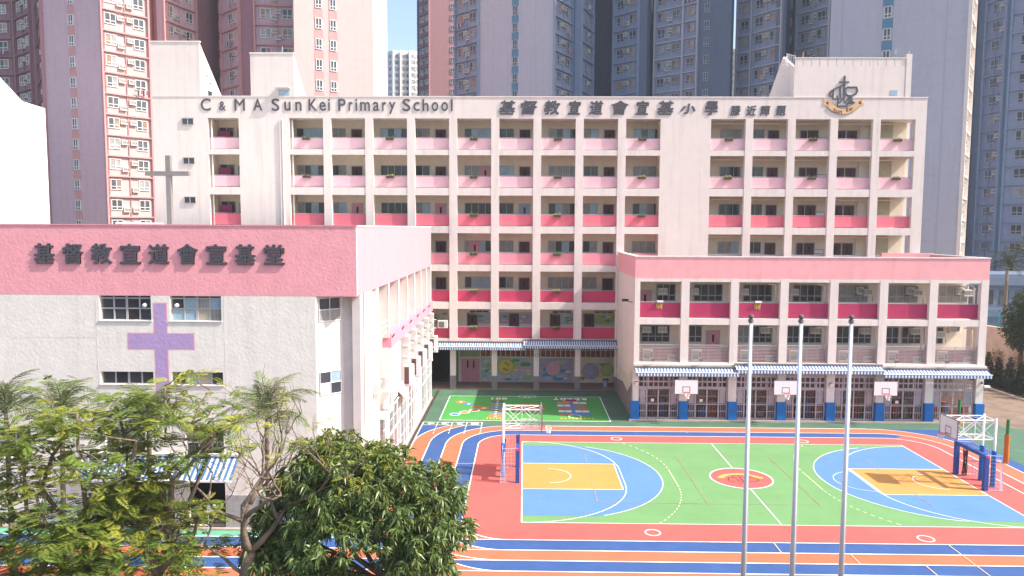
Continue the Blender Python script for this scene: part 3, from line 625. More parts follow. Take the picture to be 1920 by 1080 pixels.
# wall paintings: generic planets, waves and plants, flat paint on panels
PC = [rgb('mural pale blue', (.36, .45, .50)), rgb('mural yellow', (.62, .50, .08)), rgb('mural green', (.08, .30, .14)), rgb('mural pink', (.66, .34, .40)), rgb('mural violet grey', (.36, .33, .46)), rgb('mural teal', (.05, .27, .40)), rgb('mural cream', (.60, .56, .46)), rgb('mural lime', (.36, .48, .10)), rgb('mural dark line', (.06, .06, .09)), rgb('mural brown', (.3, .14, .07))]
def vdisc(mb, x, z, r, y, mi, n=22, rz=None):
    rz = rz or r; mb.add([(x + r * math.cos(2*math.pi*i/n), y, z + rz * math.sin(2*math.pi*i/n)) for i in range(n)], [tuple(range(n))], mi)
def vpoly(mb, pts, y, mi): mb.add([(p[0], y, p[1]) for p in pts], [tuple(range(len(pts)))], mi)
def vstroke(mb, pts, w, y, mi):
    P = [Vector((p[0], p[1])) for p in pts]; vs = []
    for i, p in enumerate(P):
        d = (P[min(i+1, len(P)-1)] - P[max(i-1, 0)]).normalized(); n_ = Vector((-d.y, d.x)) * (w / 2); vs += [(p.x + n_.x, y, p.y + n_.y), (p.x - n_.x, y, p.y - n_.y)]
    mb.add(vs, [(2*i, 2*i+1, 2*i+3, 2*i+2) for i in range(len(P)-1)], mi)
def vring(mb, x, z, r, w, y, mi, n=26, a0=0, a1=360): vstroke(mb, [(x + r * math.cos(R(a0 + (a1-a0)*i/n)), z + r * math.sin(R(a0 + (a1-a0)*i/n))) for i in range(n + 1)], w, y, mi)
def mural(x0, x1, z0, z1, y, seed, feats, bgc, label, name='mural'):
    r = random.Random(seed); mb = MB(); mb.box(x0, x1, y, y + .02, z0, z1, bgc); e = [0]
    def yy(): e[0] += 1; return y - .0015 * e[0]
    for c, n, w in feats.get('blobs', []):
        for _ in range(n):
            a = r.uniform(x0 + w, x1 - w); b = r.uniform(z0 + w * .5, z1 - w * .5); vdisc(mb, a, b, w * r.uniform(.5, 1), yy(), c, 12, w * r.uniform(.25, .5))
    for (x, z, rad, c) in feats.get('discs', []):
        vdisc(mb, x, z, rad, yy(), c); vring(mb, x, z, rad, .035, yy(), 8)
        for _ in range(4): vdisc(mb, x + r.uniform(-.5, .5) * rad, z + r.uniform(-.5, .5) * rad, .11 * rad + .03, yy(), 9 if c == 1 else 0, 8)
    for (x, z, rad, c) in feats.get('stripes', []):
        vdisc(mb, x, z, rad, yy(), c)
        for q in range(-2, 3): vstroke(mb, [(x + q * .27 * rad + .3 * rad * math.cos(t), z + math.sqrt(max(0, 1 - (.27 * q) ** 2)) * rad * .85 * math.sin(t)) for t in np.linspace(-1.4, 1.4, 9)], .035, yy(), 6)
        vring(mb, x, z, rad, .03, yy(), 8)
    for _ in range(feats.get('lines', 6)):
        a = r.uniform(x0 + .2, x1 - .5); b = r.uniform(z0 + .2, z1 - .3)
        vstroke(mb, [(a + q * .09, b + .10 * math.sin(q * 1.3 + a)) for q in range(r.randint(3, 6))], .03, yy(), r.choice([8, 8, 2, 5]))
    return setp(part(name, mb, PC, school), label)
mural(-4.2, -2.6, .12, 2.5, 72.2, 1, dict(blobs=[(6, 6, .3), (2, 3, .35), (7, 4, .4)], lines=8), 0, 'green vine mural beside pink double door')
mural(-2.6, 1.1, .12, 2.5, 72.2, 2, dict(blobs=[(3, 6, .5), (2, 5, .45), (7, 3, .5), (6, 5, .3)], discs=[(-1.75, 1.65, .78, 1)], lines=12), 0, 'mural with a yellow moon and green bushes')
mural(1.1, 4.9, .12, 2.5, 72.2, 3, dict(blobs=[(5, 6, .6), (7, 2, .5), (6, 5, .4), (0, 4, .5)], stripes=[(2.9, 1.5, .75, 3)], lines=12), 4, 'mural with a pink striped planet over blue waves')
mural(4.9, 8.7, .12, 2.5, 72.2, 4, dict(blobs=[(1, 3, .5), (2, 3, .4), (3, 4, .3), (6, 4, .4)], discs=[(6.6, 1.25, .8, 4), (8.2, 1.4, .6, 7)], lines=12), 6, 'mural with a grey violet planet and green globe')
for i, (a, b) in enumerate(MIDB):
    if i >= 3:
        x0 = a * 1.036 + (1.6 if i in (4, 6) else .0); mural(x0 + .1, a * 1.036 + 3.3, 6.0, 7.1, YB - .04, 20 + i, dict(blobs=[(2, 4, .3), (6, 3, .3), (3 if i == 5 else 0, 3, .3)], lines=6), (6, 0, 4, 0, 7, 0)[i - 3], None)
part('litter_bin', MB().tube((8.1, 70.5, .09), (8.1, 70.5, .75), .2, .24, n=12), M_dark, school) if False else None
solo('litter_bin', MB().tube((7.9, 70.6, .09), (7.9, 70.6, .72), .19, .23, n=12).box(7.62, 8.18, 70.34, 70.86, .722, .8, 1), [MATS['pale blue door'], M_black], 'grey litter bin with black lid in front of the green globe mural', 'bin')
setp(part('wall_lamp', MB().box(1.08, 1.34, YM - .08, YM - .001, 3.2, 3.45, 1).box(1.12, 1.30, YM - .095, YM - .081, 3.24, 3.41, 0), [M_board, M_black], school), None)
solo('air_conditioner_unit', MB().box(-8.0, -7.1, 68.55, 68.95, 5.9, 6.6).box(-7.9, -7.4, 68.53, 68.549, 5.98, 6.5, 1), [M_ac, M_acg], 'boxy cream air conditioner on the lowest crimson parapet beside the church corner', 'air conditioner')
# ================================================================== RIGHT WING
YW = 58.3; WX0, WX1 = 8.72, 36.2; YI = 60.9
wing = thing('annex_building', (22.4, YW, 0), 'three storey annex with pink roof parapet, magenta balconies and ground floor gates beside the court', 'school annex')
WB = [(9.13 + 3.862 * i, 12.36 + 3.862 * i) for i in range(7)]
WB[-1] = (WB[-1][0], 35.62)
part('parapet_wall', MB().box(WX0, WX1, YW, YW + .3, 11.34, 13.0), M_pinkwing, wing)
part('parapet_wall', MB().box(WX0, WX0 + .3, YW + .301, 68.9, 11.36, 13.0), M_pinkwing, wing); part('parapet_wall', MB().box(WX1 - .3, WX1, YW + .301, 68.9, 11.36, 13.0), M_pinkwing, wing)
part('coping', MB().box(WX0 - .05, WX1 + .05, YW - .05, YW + .35, 13.003, 13.09), M_cream, wing); part('coping', MB().box(WX0 - .05, WX0 + .35, YW + .352, 68.9, 13.003, 13.09), M_cream, wing); part('coping', MB().box(WX1 - .35, WX1 + .05, YW + .352, 68.9, 13.003, 13.09), M_cream, wing)
part('roof', MB().box(WX0 + .31, WX1 - .31, YW + .31, 68.9, 11.9, 12.0), M_floor, wing)
part('roof_ridge', MB().box(31.5, 36.0, 66, 66.3, 12.001, 13.18), M_pinkwing, wing)
part('end_wall', MB().box(WX0, WX0 + .3, YW + .452, 68.9, 0, 11.358), M_cream, wing); part('end_wall', MB().box(WX1 - .25, WX1, YW + 2.6, 68.9, 0, 11.358), M_cream, wing)
part('end_wall_dado', MB().add([(WX0 - .03, 59.0, 0.02), (WX0 - .03, 68.9, 0.02), (WX0 - .03, 68.9, 1.3), (WX0 - .03, 64.5, 1.9), (WX0 - .03, 61.5, 1.6), (WX0 - .03, 59.0, 2.9), (WX0, 59.0, 0.02), (WX0, 68.9, 0.02), (WX0, 68.9, 1.3), (WX0, 64.5, 1.9), (WX0, 61.5, 1.6), (WX0, 59.0, 2.9)], [(0, 1, 2, 3, 4, 5), (5, 4, 10, 11), (4, 3, 9, 10), (3, 2, 8, 9), (0, 5, 11, 6)]), M_tilegrey, wing)
part('painted_band', MB().add([(WX0 - .035, y, z) for y, z in ((59.2, 3.9), (61.5, 3.0), (64.5, 2.9), (68.5, 2.7), (68.5, 1.5), (64.5, 2.05), (61.5, 1.75), (59.2, 3.0))], [tuple(range(8))]), MATS['mural cream'], wing)
xs = [WX0] + [v for ab in WB for v in ab] + [WX1]
for i in range(0, len(xs), 2): part('column', MB().box(xs[i], xs[i+1], YW - .02, YW + .45, 0.0, 11.338), M_cream, wing)
for z0, z1 in ((11.08, 11.338), (7.70, 8.2), (4.2, 4.72)):
    for a, b in WB: part('floor_beam', MB().box(a, b, YW, YW + .42, z0, z1), M_cream, wing)
part('awning_ledge', MB().box(WX0 - .02, WX1 + .04, YW - .28, YW - .022, 4.45, 4.6), M_cream, wing)
for z in (7.9, 4.4, 11.2): part('corridor_slab', MB().box(WX0 + .31, WX1 - .26, YW + .46, YI, z - .15, z + .15 if z < 11 else z + .13), M_ceil, wing)
part('corridor_wall', MB().box(WX0 + .31, WX1 - .26, YI, YI + .2, 4.56, 11.0), M_creamin, wing)
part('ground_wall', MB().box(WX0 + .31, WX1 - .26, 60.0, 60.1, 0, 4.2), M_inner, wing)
part('ground_slab', MB().box(WX0 + .31, WX1 - .3, YW + .46, 60, 0.01, .1), M_floor, wing)
FWA = frame_mesh('wide_window_frame', 2.3, 1.35, 4, 2, .06, pos=[.45]); PA = {k: pane_mesh('pane', 2.3, 1.35, mm, 4) for k, mm in (('d', M_glass), ('c', M_curt))}
FWB = frame_mesh('window_frame', 1.5, 1.35, 3, 2, .06, pos=[.45]); PB = {k: pane_mesh('pane', 1.5, 1.35, mm, 3) for k, mm in (('d', M_glass), ('c', M_curt))}
for i, (a, b) in enumerate(WB):
    sx = a * (YI / YW - 1)
    part('parapet_panel', MB().box(a, b, YW + .30, YW + .42, 8.27, 9.38), M_wrail, wing)
    part('handrail', MB().tube((a, YW + .36, 9.44), (b, YW + .36, 9.44), .03), M_alu, wing)
    # slatted screen: every slat its own part
    for q in range(11):
        part('slat', MB().box(a + .02, b - .02, YW + .12, YW + .15, 4.80 + q * .115, 4.845 + q * .115), MATS['screen slat'] if 'screen slat' in MATS else mat('screen slat', (.42, .34, .33), rough=.5), wing)
    fr = MB(); fr.box(a + .01, b - .01, YW + .1, YW + .17, 6.05, 6.09)
    for x in (a + .02, (a + b) / 2, b - .06): fr.box(x, x + .04, YW + .155, YW + .19, 4.73, 6.048)
    part('screen_frame', fr, M_alu, wing)
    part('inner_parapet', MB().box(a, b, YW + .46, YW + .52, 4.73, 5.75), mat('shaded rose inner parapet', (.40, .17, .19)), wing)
    link('air_conditioner', AC, wing, (a + .75, YW + .42, 4.85)).scale = (.95, .4, 1.5)
    if i % 2 == 0 or i > 3: link('air_conditioner', AC, wing, (b - .6, YW + .44, 4.82)).scale = (.7, .4, .7)
    # level 2 windows
    if i == 0:
        add_door(wing, (a + sx + .4, YI - .005, 8.05), 'pink'); add_window(wing, (a + sx + 2.1, YI - .005, 9.35), FWB, PB['d'])
        link('window_air_conditioner', WAC, wing, (a + sx + 1.75, YI - .07, 9.95))
    elif i < 4:
        add_window(wing, (a + sx + 1.5, YI - .005, 9.35), FWA, PA['d']); link('window_air_conditioner', WAC, wing, (a + sx + .25, YI - .07, 9.95))
        if i == 3: pass
    else:
        add_window(wing, (a + sx + 1.2, YI - .005, 9.35), FWA, PA['c']); link('window_air_conditioner', WAC, wing, (a + sx + 2.15, YI - .07, 9.95)); link('air_conditioner', AC, wing, (a + sx + 1.6, YI - .1, 10.05)).scale = (.6, 1, .9)
    # level 1 windows
    zf = 5.95
    if i == 0:
        add_window(wing, (a + sx + 1.3, YI - .005, zf), FWA, PA['d']); link('window_air_conditioner', WAC, wing, (a + sx + .5, YI - .07, zf + .85)); link('window_air_conditioner', WAC, wing, (a + sx + 1.8, YI - .07, zf + .85))
    elif i == 1:
        add_window(wing, (a + sx + .3, YI - .005, zf), FWB, PB['d']); add_door(wing, (a + sx + 2.0, YI - .005, 4.75), 'pink')
    elif i < 6:
        add_window(wing, (a + sx + .2, YI - .005, zf), FWB, PB['c' if i == 2 else 'd']); add_window(wing, (a + sx + 2.0, YI - .005, zf), FWB, PB['d']); link('window_air_conditioner', WAC, wing, (a + sx + 2.1, YI - .07, zf + .85))
    else:
        add_window(wing, (a + sx - .2, YI - .005, zf), FWB, PB['d']); link('air_conditioner', AC, wing, (a + sx + 1.3, YI - .01, 6.9)).scale = (1, 1, 1.2); link('window_air_conditioner', WAC, wing, (a + sx + .1, YI - .07, zf + .6))
    if i >= 2 and i != 4:
        for z0, z1 in ((4.8, 7.6), (8.25, 11.0)):
            part('bent_pipe', MB().path([(b - .12, YW + .7, z0), (b - .12, YW + .7, z1 - .35), (b - .22, YW + .7, z1 - .15), (b - .7, YW + .7, z1 - .12)], .06, n=6), M_cream, wing, smooth=True)
    # ground floor gates
    g0, g1 = a + .05, b - .05; wd = g1 - g0; Yg = YW + .25
    cols = [g0, g0 + .17 * wd + .12, g0 + .5 * wd, g1 - .17 * wd - .12, g1]
    fr = MB()
    for x in cols: fr.box(x - .035, x + .035, Yg - .06, Yg, .1, 4.2)
    for z in (.12, 2.56, 3.66, 4.15): fr.box(g0, g1, Yg - .055, Yg - .003, z - .035, z + .035)
    fr.box(g0, g1, Yg - .02, Yg, 3.7, 4.12)
    part('gate_frame', fr, M_gate, wing)
    tr = MB()
    n = 8
    for q in range(1, n): x = g0 + wd * q / n; tr.box(x - .045, x + .045, Yg - .045, Yg - .01, 2.6, 3.62)
    tr.box(g0 + .04, g1 - .04, Yg - .043, Yg - .012, 3.05, 3.17); tr.box(g0 + .04, g1 - .04, Yg - .043, Yg - .012, 3.5, 3.62); tr.box(g0 + .04, g1 - .04, Yg - .043, Yg - .012, 2.6, 2.72)
    part('transom_grille', tr, M_gate, wing)
    for q in range(4):
        x0, x1 = cols[q] + .045, cols[q+1] - .045; lf = MB(); side = q in (0, 3); mi = 0 if side else 1
        for z in (.2, .75, 1.3, 1.42, 1.95, 2.48): lf.box(x0, x1, Yg - .045, Yg - .015, z - .03, z + .03, 0 if z in (1.3, .2) or side else 2)
        nb = 5
        for w_ in range(nb): x = x0 + (x1 - x0) * w_ / (nb - 1); lf.box(x - .015, x + .015, Yg - .04, Yg - .02, .2, 2.48, 0 if w_ in (0, nb - 1) or side else 1)
        if side: lf.box(x0 + .06, x1 - .06, Yg - .012, Yg - .002, 1.42, 2.46, 0)
        part('gate_leaf', lf, [M_gate, M_gated, mat('rusty gate rail', (.34, .17, .12), var=.15)], wing)
        if not side and (i * 3 + q) % 4 in (0, 1) and q == 1: part('paper_notice', MB().box((x0+x1)/2 - .12, (x0+x1)/2 + .12, Yg - .06, Yg - .051, 1.5, 1.72), M_board, wing)
# coloured clutter behind the gates
r_ = random.Random(5); CUP = [rgb('cupboard brown', (.16, .07, .05)), rgb('cupboard blue', (.06, .09, .22)), rgb('cupboard red', (.3, .05, .04)), rgb('cupboard beige', (.30, .24, .18))]
for q in range(34):
    x = 9.4 + q * .78 + r_.uniform(0, .1); h = r_.uniform(.5, 1.7); w_ = r_.uniform(.35, .6)
    c = part('cupboard', MB().box(x, x + w_, 59.3, 59.75, .101, .1 + h), CUP[r_.randint(0, 3)], wing)
    f = part('cupboard_door', MB().box(x + .03, x + w_ - .03, 59.28, 59.298, .16, .04 + h), CUP[r_.randint(0, 3)], wing)
# column pads
padx = [8.52 + .345] + [12.70 + 3.862 * i for i in range(6)] + [35.95]
for i, x in enumerate(padx):
    y0 = YW - .14
    solo('column_pad', MB().box(x - .34, x + .34, y0, YW - .022, .12, 1.58).box(x - .345, x - .31, YW - .02, YW + .3, .12, 1.578).box(x + .31, x + .345, YW - .02, YW + .3, .12, 1.578), M_bluepad,
         f'blue padding wrapped round the {ORD[i]} annex column from the left, at ground level', 'column padding', 'blue pads on the annex columns')
# flood lamps and cameras on the ledge
for i, x in enumerate((10.15, 13.9, 17.8, 29.1, 33.0)):
    mb = MB(); mb.tube((x, YW - .25, 4.6), (x, YW - .45, 4.95), .03, n=5); mb.box(x - .12, x + .12, YW - .62, YW - .4, 4.9, 5.08, 1)
    solo('flood_lamp', mb, [M_cream, M_gated], f'small flood lamp on the annex ledge above the awnings, {ORD[i]} from the left', 'flood lamp', 'flood lamps above the awnings')
mb = MB(); mb.tube((WX0, 59.6, 9.3), (WX0 - .5, 59.5, 9.45), .04, n=5); mb.box(WX0 - .85, WX0 - .35, 59.3, 59.5, 9.4, 9.6, 1)
solo('security_camera', mb, [M_gated, M_black], 'black security camera on the annex side wall facing the games floor', 'security camera')
mb = MB(); mb.tube((WX1, YW + .1, 3.0), (WX1 + .35, YW - .2, 3.0), .03, n=5); mb.cbox((WX1 + .1, YW - .25, 3.0), (.45, .2, .16)); mb.tube((WX1 - .1, YW - .05, 3.3), (WX1 - .35, YW - .35, 3.3), .09, n=8, mi=1)
solo('security_camera', mb, [M_board, M_gated], 'white security camera at the far right corner of the annex', 'security camera')
for i, x in enumerate((8.95, 24.4 - .15, 28.1)):
    solo('wall_speaker', MB().tube((x, YW - .02, 3.05), (x, YW - .22, 3.0), .1, .15, n=10).box(x - .12, x + .12, YW - .03, YW - .021, 2.92, 3.18, 1), [M_board, M_black], f'small round wall speaker under the awning, {ORD[i]} from the left', 'wall speaker', 'wall speakers on annex columns')

# ================================================================== AWNINGS
def awning(x0, x1, yw, z1, z0, out, n, label, valance=.28, scal=True, slant=0.0):
    t = thing('awning', ((x0 + x1) / 2, yw, z0), label, 'awning', 'blue and white striped awnings')
    mb = MB(); w = (x1 - x0) / n
    for i in range(n):
        a, b = x0 + i * w, x0 + (i + 1) * w
        mb.add([(a, yw, z1), (b, yw, z1), (b, yw - out, z0), (a, yw - out, z0)], [(0, 1, 2, 3)], i % 2)
    part('canopy', mb, [M_aww, M_awb], t)
    if scal:
        mb = MB()
        for i in range(n):
            a, b = x0 + i * w, x0 + (i + 1) * w; zb = z0 - valance
            mb.add([(a, yw - out - .01, z0), (b, yw - out - .01, z0), (b, yw - out - .02, zb + .06), (a + w * .8, yw - out - .02, zb), (a + w * .2, yw - out - .02, zb), (a, yw - out - .02, zb + .06)], [(0, 1, 2, 3, 4, 5)], (i + 1) % 2)
        part('valance', mb, [M_aww, M_awb], t)
    part('front_bar', MB().tube((x0 - .05, yw - out, z0 + .01), (x1 + .05, yw - out, z0 + .01), .035), M_wpaint, t)
    part('cassette', MB().box(x0 - .05, x1 + .05, yw - .12, yw - .004, z1 + .01, z1 + .13), M_gated, t)
    mb = MB()
    for x in (x0 + .1, (x0 + x1) / 2, x1 - .1): mb.tube((x, yw - .05, z0 - .25), (x, yw - out + .02, z0 - .02), .025, n=5)
    part('folding_arm', mb, M_steel, t); return t
awning(8.8, 16.75, YW - .30, 4.32, 4.03, .6, 64, 'striped awning at the left end of the annex, lower than its right neighbour')
awning(16.6, 28.05, YW - .285, 4.58, 4.30, .62, 92, 'long striped awning over the middle of the annex ground floor, mounted higher')
awning(27.95, 36.25, YW - .30, 4.32, 4.03, .62, 66, 'striped awning at the right end of the annex')
awning(-8.3, .1, YM - .02, 4.5, 4.2, .8, 76, 'sunlit striped awning above the pink door on the main block')
awning(.02, 8.68, YM - .005, 4.72, 4.38, .85, 78, 'shaded striped awning over the planet murals beside the annex')

# ================================================================== SIGNS
YS = YM - .002
sign = thing('school_name_sign', (-18.2, YM, 25.87), 'raised charcoal English name lettering along the top of the school facade', 'sign')
LW = {'C': .75, '&': .6, 'M': .86, 'A': .74, 'S': .68, 'u': .52, 'n': .52, 'K': .72, 'e': .56, 'i': .14, 'P': .64, 'r': .32, 'm': .84, 'a': .54, 'y': .56, 'c': .52, 'h': .52, 'o': .57, 'l': .13}
def px2x(px): return (px - 960) / 1394.0 * 69.0 * 1.0
for word, a, b in (('C', -29.78, -28.88), ('&', -28.1, -27.5), ('M', -26.67, -25.73), ('A', -24.93, -24.13), ('Sun', -23.25, -20.5), ('Kei', -19.83, -17.88), ('Primary', -17.1, -11.85), ('School', -11.2, -6.62)):
    tot = sum(LW[c] for c in word); sp = (b - a - tot * 1.05) / max(len(word) - 1, 1); x = a
    for c in word:
        w = LW[c] * 1.05 if len(word) > 1 else b - a; z0, z1 = 25.86, 26.92
        if c in 'unemracoi': z1 = 26.66
        if c == 'i': z1 = 26.93
        if c == 'y': z0, z1 = 25.6, 26.66
        if c == '&': z1 = 26.68
        if c in 'CS': z0 -= .02; z1 += .02
        glyph('letter', c, (x, x + w, z0, z1), YS, .06, M_letter, sign, bold=0.006); x += w + sp
sign = thing('school_name_sign', (6.5, YM, 25.6), 'raised charcoal brush style Chinese name lettering over the upper corridors', 'sign')
cx0 = [934, 973.5, 1017, 1061, 1100, 1141.5, 1185, 1225, 1268, 1312]; cw = [30, 31, 30, 24, 26, 31, 25, 30, 27, 24]
for ch, c, w in zip('基督教宣道會宣基小學', cx0, cw):
    x = (c - 983) / 20.2 + .05; glyph('letter', ch, (x, x + w / 20.2, 25.55 + (.12 if ch == '小' else 0), 26.82 - (.25 if ch == '小' else 0)), YS, .07, M_letter, sign, bold=.022, shear=.12)
sign = thing('calligrapher_signature', (20.6, YM, 25.5), 'four small charcoal Chinese characters between the school name and the crest', 'sign')
for ch, c in zip('滕近輝題', (1358, 1387, 1412, 1441)):
    x = (c - 983) / 20.15 + .05; glyph('letter', ch, (x, x + .92, 25.5, 26.4), YS, .06, M_letter, sign, bold=.018, shear=.12)
YLF = 36.2
sign = thing('church_name_sign', (-17.9, YLF, 13.3), 'bold charcoal Chinese lettering raised on the pink church front', 'sign')
for i, ch in enumerate('基督教宣道會宣基堂'):
    x = -24.06 + i * 1.418; glyph('letter', ch, (x, x + 1.0, 13.36 + .0 * i, 14.36), YLF - .002, .10, M_letter, sign, bold=.02)

# crest
crest = thing('school_crest', (28.85, YM, 25.6), 'dark line crest of cross and cup over a tan ribbon scroll on the lift tower', 'crest')
def cp(x, y): return (28.87 + (x - 588) / 10.8 * .0492, 29.08 - (y - 140) / 10.8 * .0478)
def stroke(pts, w, name='emblem_stroke', m_=M_letter, d=.09, off=.002):
    P = [Vector(cp(*p)) for p in pts]; mb = MB(); L_, R_ = [], []
    closed = pts[0] == pts[-1]
    for i, p in enumerate(P):
        a = P[i-1] if i else (P[-2] if closed else p); b = P[i+1] if i < len(P)-1 else (P[1] if closed else p)
        dd = (b - a).normalized(); n_ = Vector((-dd.y, dd.x)) * w / 2; L_.append(p + n_); R_.append(p - n_)
    vs = []
    for l, r in zip(L_, R_): vs += [(l.x, YM - off, l.y), (r.x, YM - off, r.y), (l.x, YM - d, l.y), (r.x, YM - d, r.y)]
    fs = []
    for i in range(len(P) - 1):
        a = 4 * i; b = a + 4; fs += [(a+2, a+3, b+3, b+2), (a, b, b+1, a+1), (a, a+2, b+2, b), (a+1, b+1, b+3, a+3)]
    fs += [(0, 1, 3, 2), (4*len(P)-4, 4*len(P)-2, 4*len(P)-1, 4*len(P)-3)]
    mb.add(vs, fs); return part(name, mb, m_, crest)
stroke([(588, 145), (588, 600)], .13, d=.10); stroke([(490, 270), (675, 270)], .12, d=.094)
stroke([(570, 320), (480, 370), (390, 410), (330, 450), (305, 500), (315, 550), (365, 572)], .12)
stroke([(375, 410), (372, 610), (450, 610)], .11, d=.085); stroke([(515, 360), (505, 420), (520, 610)], .12, d=.083); stroke([(455, 545), (475, 620), (480, 700)], .1, d=.08)
stroke([(640, 375), (830, 375), (848, 450), (820, 510), (740, 545), (660, 540), (612, 500), (605, 430), (640, 375)], .14)
stroke([(700, 545), (715, 620), (690, 700)], .2, d=.086); stroke([(735, 560), (745, 660), (800, 680)], .13, d=.084); stroke([(650, 700), (790, 690)], .1, d=.082)
stroke([(468, 700), (468, 752), (660, 752), (660, 690)], .12, d=.088); stroke([(468, 700), (510, 680), (570, 600), (620, 690), (660, 620), (690, 560)], .10, d=.079)
M_rib = mat('tan ribbon', (.68, .42, .22), var=.05)
def crpoly(pts, d, m_, name): 
    mb = MB(); P = [cp(*p) for p in pts]; n = len(P); mb.add([(p[0], YM - .002, p[1]) for p in P] + [(p[0], YM - d, p[1]) for p in P], [tuple(range(n)), tuple(range(2*n-1, n-1, -1))] + [(i, (i+1) % n, n + (i+1) % n, n + i) for i in range(n)]); return part(name, mb, m_, crest)
crpoly([(185, 595), (260, 640), (370, 665), (300, 750), (220, 740), (165, 712), (210, 670)], .05, M_rib, 'ribbon_tail'); crpoly([(985, 592), (910, 640), (800, 662), (875, 750), (940, 735), (1000, 712), (955, 660)], .05, M_rib, 'ribbon_tail')
up_, lo_ = [], []
for i in range(13):
    t = i / 12; x = 340 + t * 480; yv = 668 + 135 * math.sin(math.pi * t); up_.append((x, yv)); lo_.append((270 + t * 612, 775 + 145 * math.sin(math.pi * t) ** .8 if 0 < t < 1 else 775))
crpoly(up_ + lo_[::-1], .07, M_rib, 'ribbon'); stroke(lo_, .035, 'ribbon_outline', d=.075); stroke(up_, .03, 'ribbon_outline', d=.074)
for wd, x0, x1, yb in (('Sun', 385, 570, 885), ('Kei', 640, 800, 870)):
    n = len(wd)
    for i, ch in enumerate(wd):
        a = x0 + (x1 - x0) * i / n; p = cp(a, yb - (18 * i if wd == 'Kei' else -10 * i)); glyph('ribbon_letter', ch, (p[0], p[0] + (.22 if ch != 'i' else .07), p[1], p[1] + (.36 if ch in 'SK' else .27)), YM - .072, .006, rgb('ribbon letter brown', (.09, .03, .02)), crest, bold=.03)
glyph('ribbon_letter', '宣', (*[cp(235, 0)[0], cp(295, 0)[0]], cp(0, 715)[1], cp(0, 660)[1]), YM - .052, .006, MATS['ribbon letter brown'], crest, bold=.02)
glyph('ribbon_letter', '基', (*[cp(880, 0)[0], cp(940, 0)[0]], cp(0, 712)[1], cp(0, 650)[1]), YM - .052, .006, MATS['ribbon letter brown'], crest, bold=.02)

# ================================================================== FLOWER BOXES
def fb_mesh(col):
    mb = MB(); mb.box(-.36, .36, -.3, -.02, 0, .2, 0)
    for i in range(3): mb.box(-.30 + i * .22, -.14 + i * .22, -.305, -.301, .03, .17, 1)
    return mb.mesh('planter_box', [rgb('planter brown', (.14, .10, .08)), rgb('planter dark', (.05, .04, .04))])
FB = fb_mesh(0)
def fplant(seed, m_, h=.28):
    r = random.Random(seed); mb = MB()
    for _ in range(60):
        c = Vector((r.uniform(-.34, .34), r.uniform(-.3, -.04), .18 + r.uniform(0, h) * r.random())); d = Vector((r.uniform(-1, 1), r.uniform(-1, 1), r.uniform(-.2, 1))).normalized() * .09; s_ = d.orthogonal().normalized() * .03
        mb.add([c - d, c + s_, c + d, c - s_], [(0, 1, 2, 3)])
    return mb.mesh('plant', m_)
FPL = [fplant(1, rgb('pot plant green', (.09, .12, .03))), fplant(2, rgb('pot plant yellow', (.26, .23, .04)), .26), fplant(3, rgb('pot plant olive', (.12, .11, .05)), .18)]
flr = ['sixth floor', 'fifth floor', 'fourth floor', 'third floor', 'second floor', 'first floor']
cnt = 0
for k in range(6):
    for j, i in enumerate((0, 2, 4, 6, 8)):
        a, b = MIDB[i]
        if k in (2,) and i in (0, 2): continue
        if k >= 3 and (i < 4 or i == 8): continue
        if k == 1 and i == 2: pass
        x = (a + b) / 2 - .05
        t = thing('flower_box', (x, YM + .29, OPB[k] + .86), f'flower box on the {flr[k]} pink parapet, {ORD[i]} bay of the middle section', 'flower box', 'flower boxes on the school parapets')
        link('planter_box', FB, t, world=False); link('plant', FPL[(k * 5 + i * 3 + k * i) % 3 if k < 4 else 1], t, world=False)
    if k < 3:
        for i in (0, 2, 4):
            if k == 2: continue
            if k == 1 and i == 0: pass
            a, b = RB[i]; x = (a + b) / 2 + .1
            t = thing('flower_box', (x, YM + .29, OPB[k] + .86), f'flower box on the {flr[k]} pink parapet, {ORD[i]} bay below the crest', 'flower box', 'flower boxes on the school parapets')
            link('planter_box', FB, t, world=False); link('plant', FPL[(k + i) % 3], t, world=False)
for i, (x, nm) in enumerate(((10.7, 'first'), (18.4, 'third'))):
    t = thing('hanging_cloth', (x, YW + .3, 9.0), f'yellow streamers and white bundle over the magenta parapet, {nm} annex bay', 'bunting', 'streamers on the annex parapet')
    mb = MB()
    for q in range(4): mb.add([(x - .25 + q * .14, YW + .27, 9.35), (x - .17 + q * .14, YW + .27, 9.35), (x - .14 + q * .12, YW + .26, 8.95 - .1 * (q % 2)), (x - .24 + q * .12, YW + .26, 9.0)], [(0, 1, 2, 3)])
    part('streamer', mb, rgb('streamer yellow', (.5, .30, .08)), t); part('bundle', MB().cbox((x + .05, YW + .3, 9.5), (.5, .3, .14)), M_board, t)
# ================================================================== CHURCH BUILDING (left)
YC = 36.2; XS = -8.2
church = thing('church_building', (-17, YC, 0), 'off white church hall with a deep pink top band and a lilac painted cross', 'church building')
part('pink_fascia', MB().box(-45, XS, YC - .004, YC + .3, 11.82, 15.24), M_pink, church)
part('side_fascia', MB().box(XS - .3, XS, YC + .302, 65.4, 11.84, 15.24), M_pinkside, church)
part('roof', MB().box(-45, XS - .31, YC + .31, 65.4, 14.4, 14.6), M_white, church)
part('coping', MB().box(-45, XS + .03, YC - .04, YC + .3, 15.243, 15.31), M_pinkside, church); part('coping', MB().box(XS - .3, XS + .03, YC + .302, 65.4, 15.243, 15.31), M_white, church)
part('soffit', MB().box(-12, XS - .301, YC + .31, 44, 11.83, 11.9), M_beige, church)
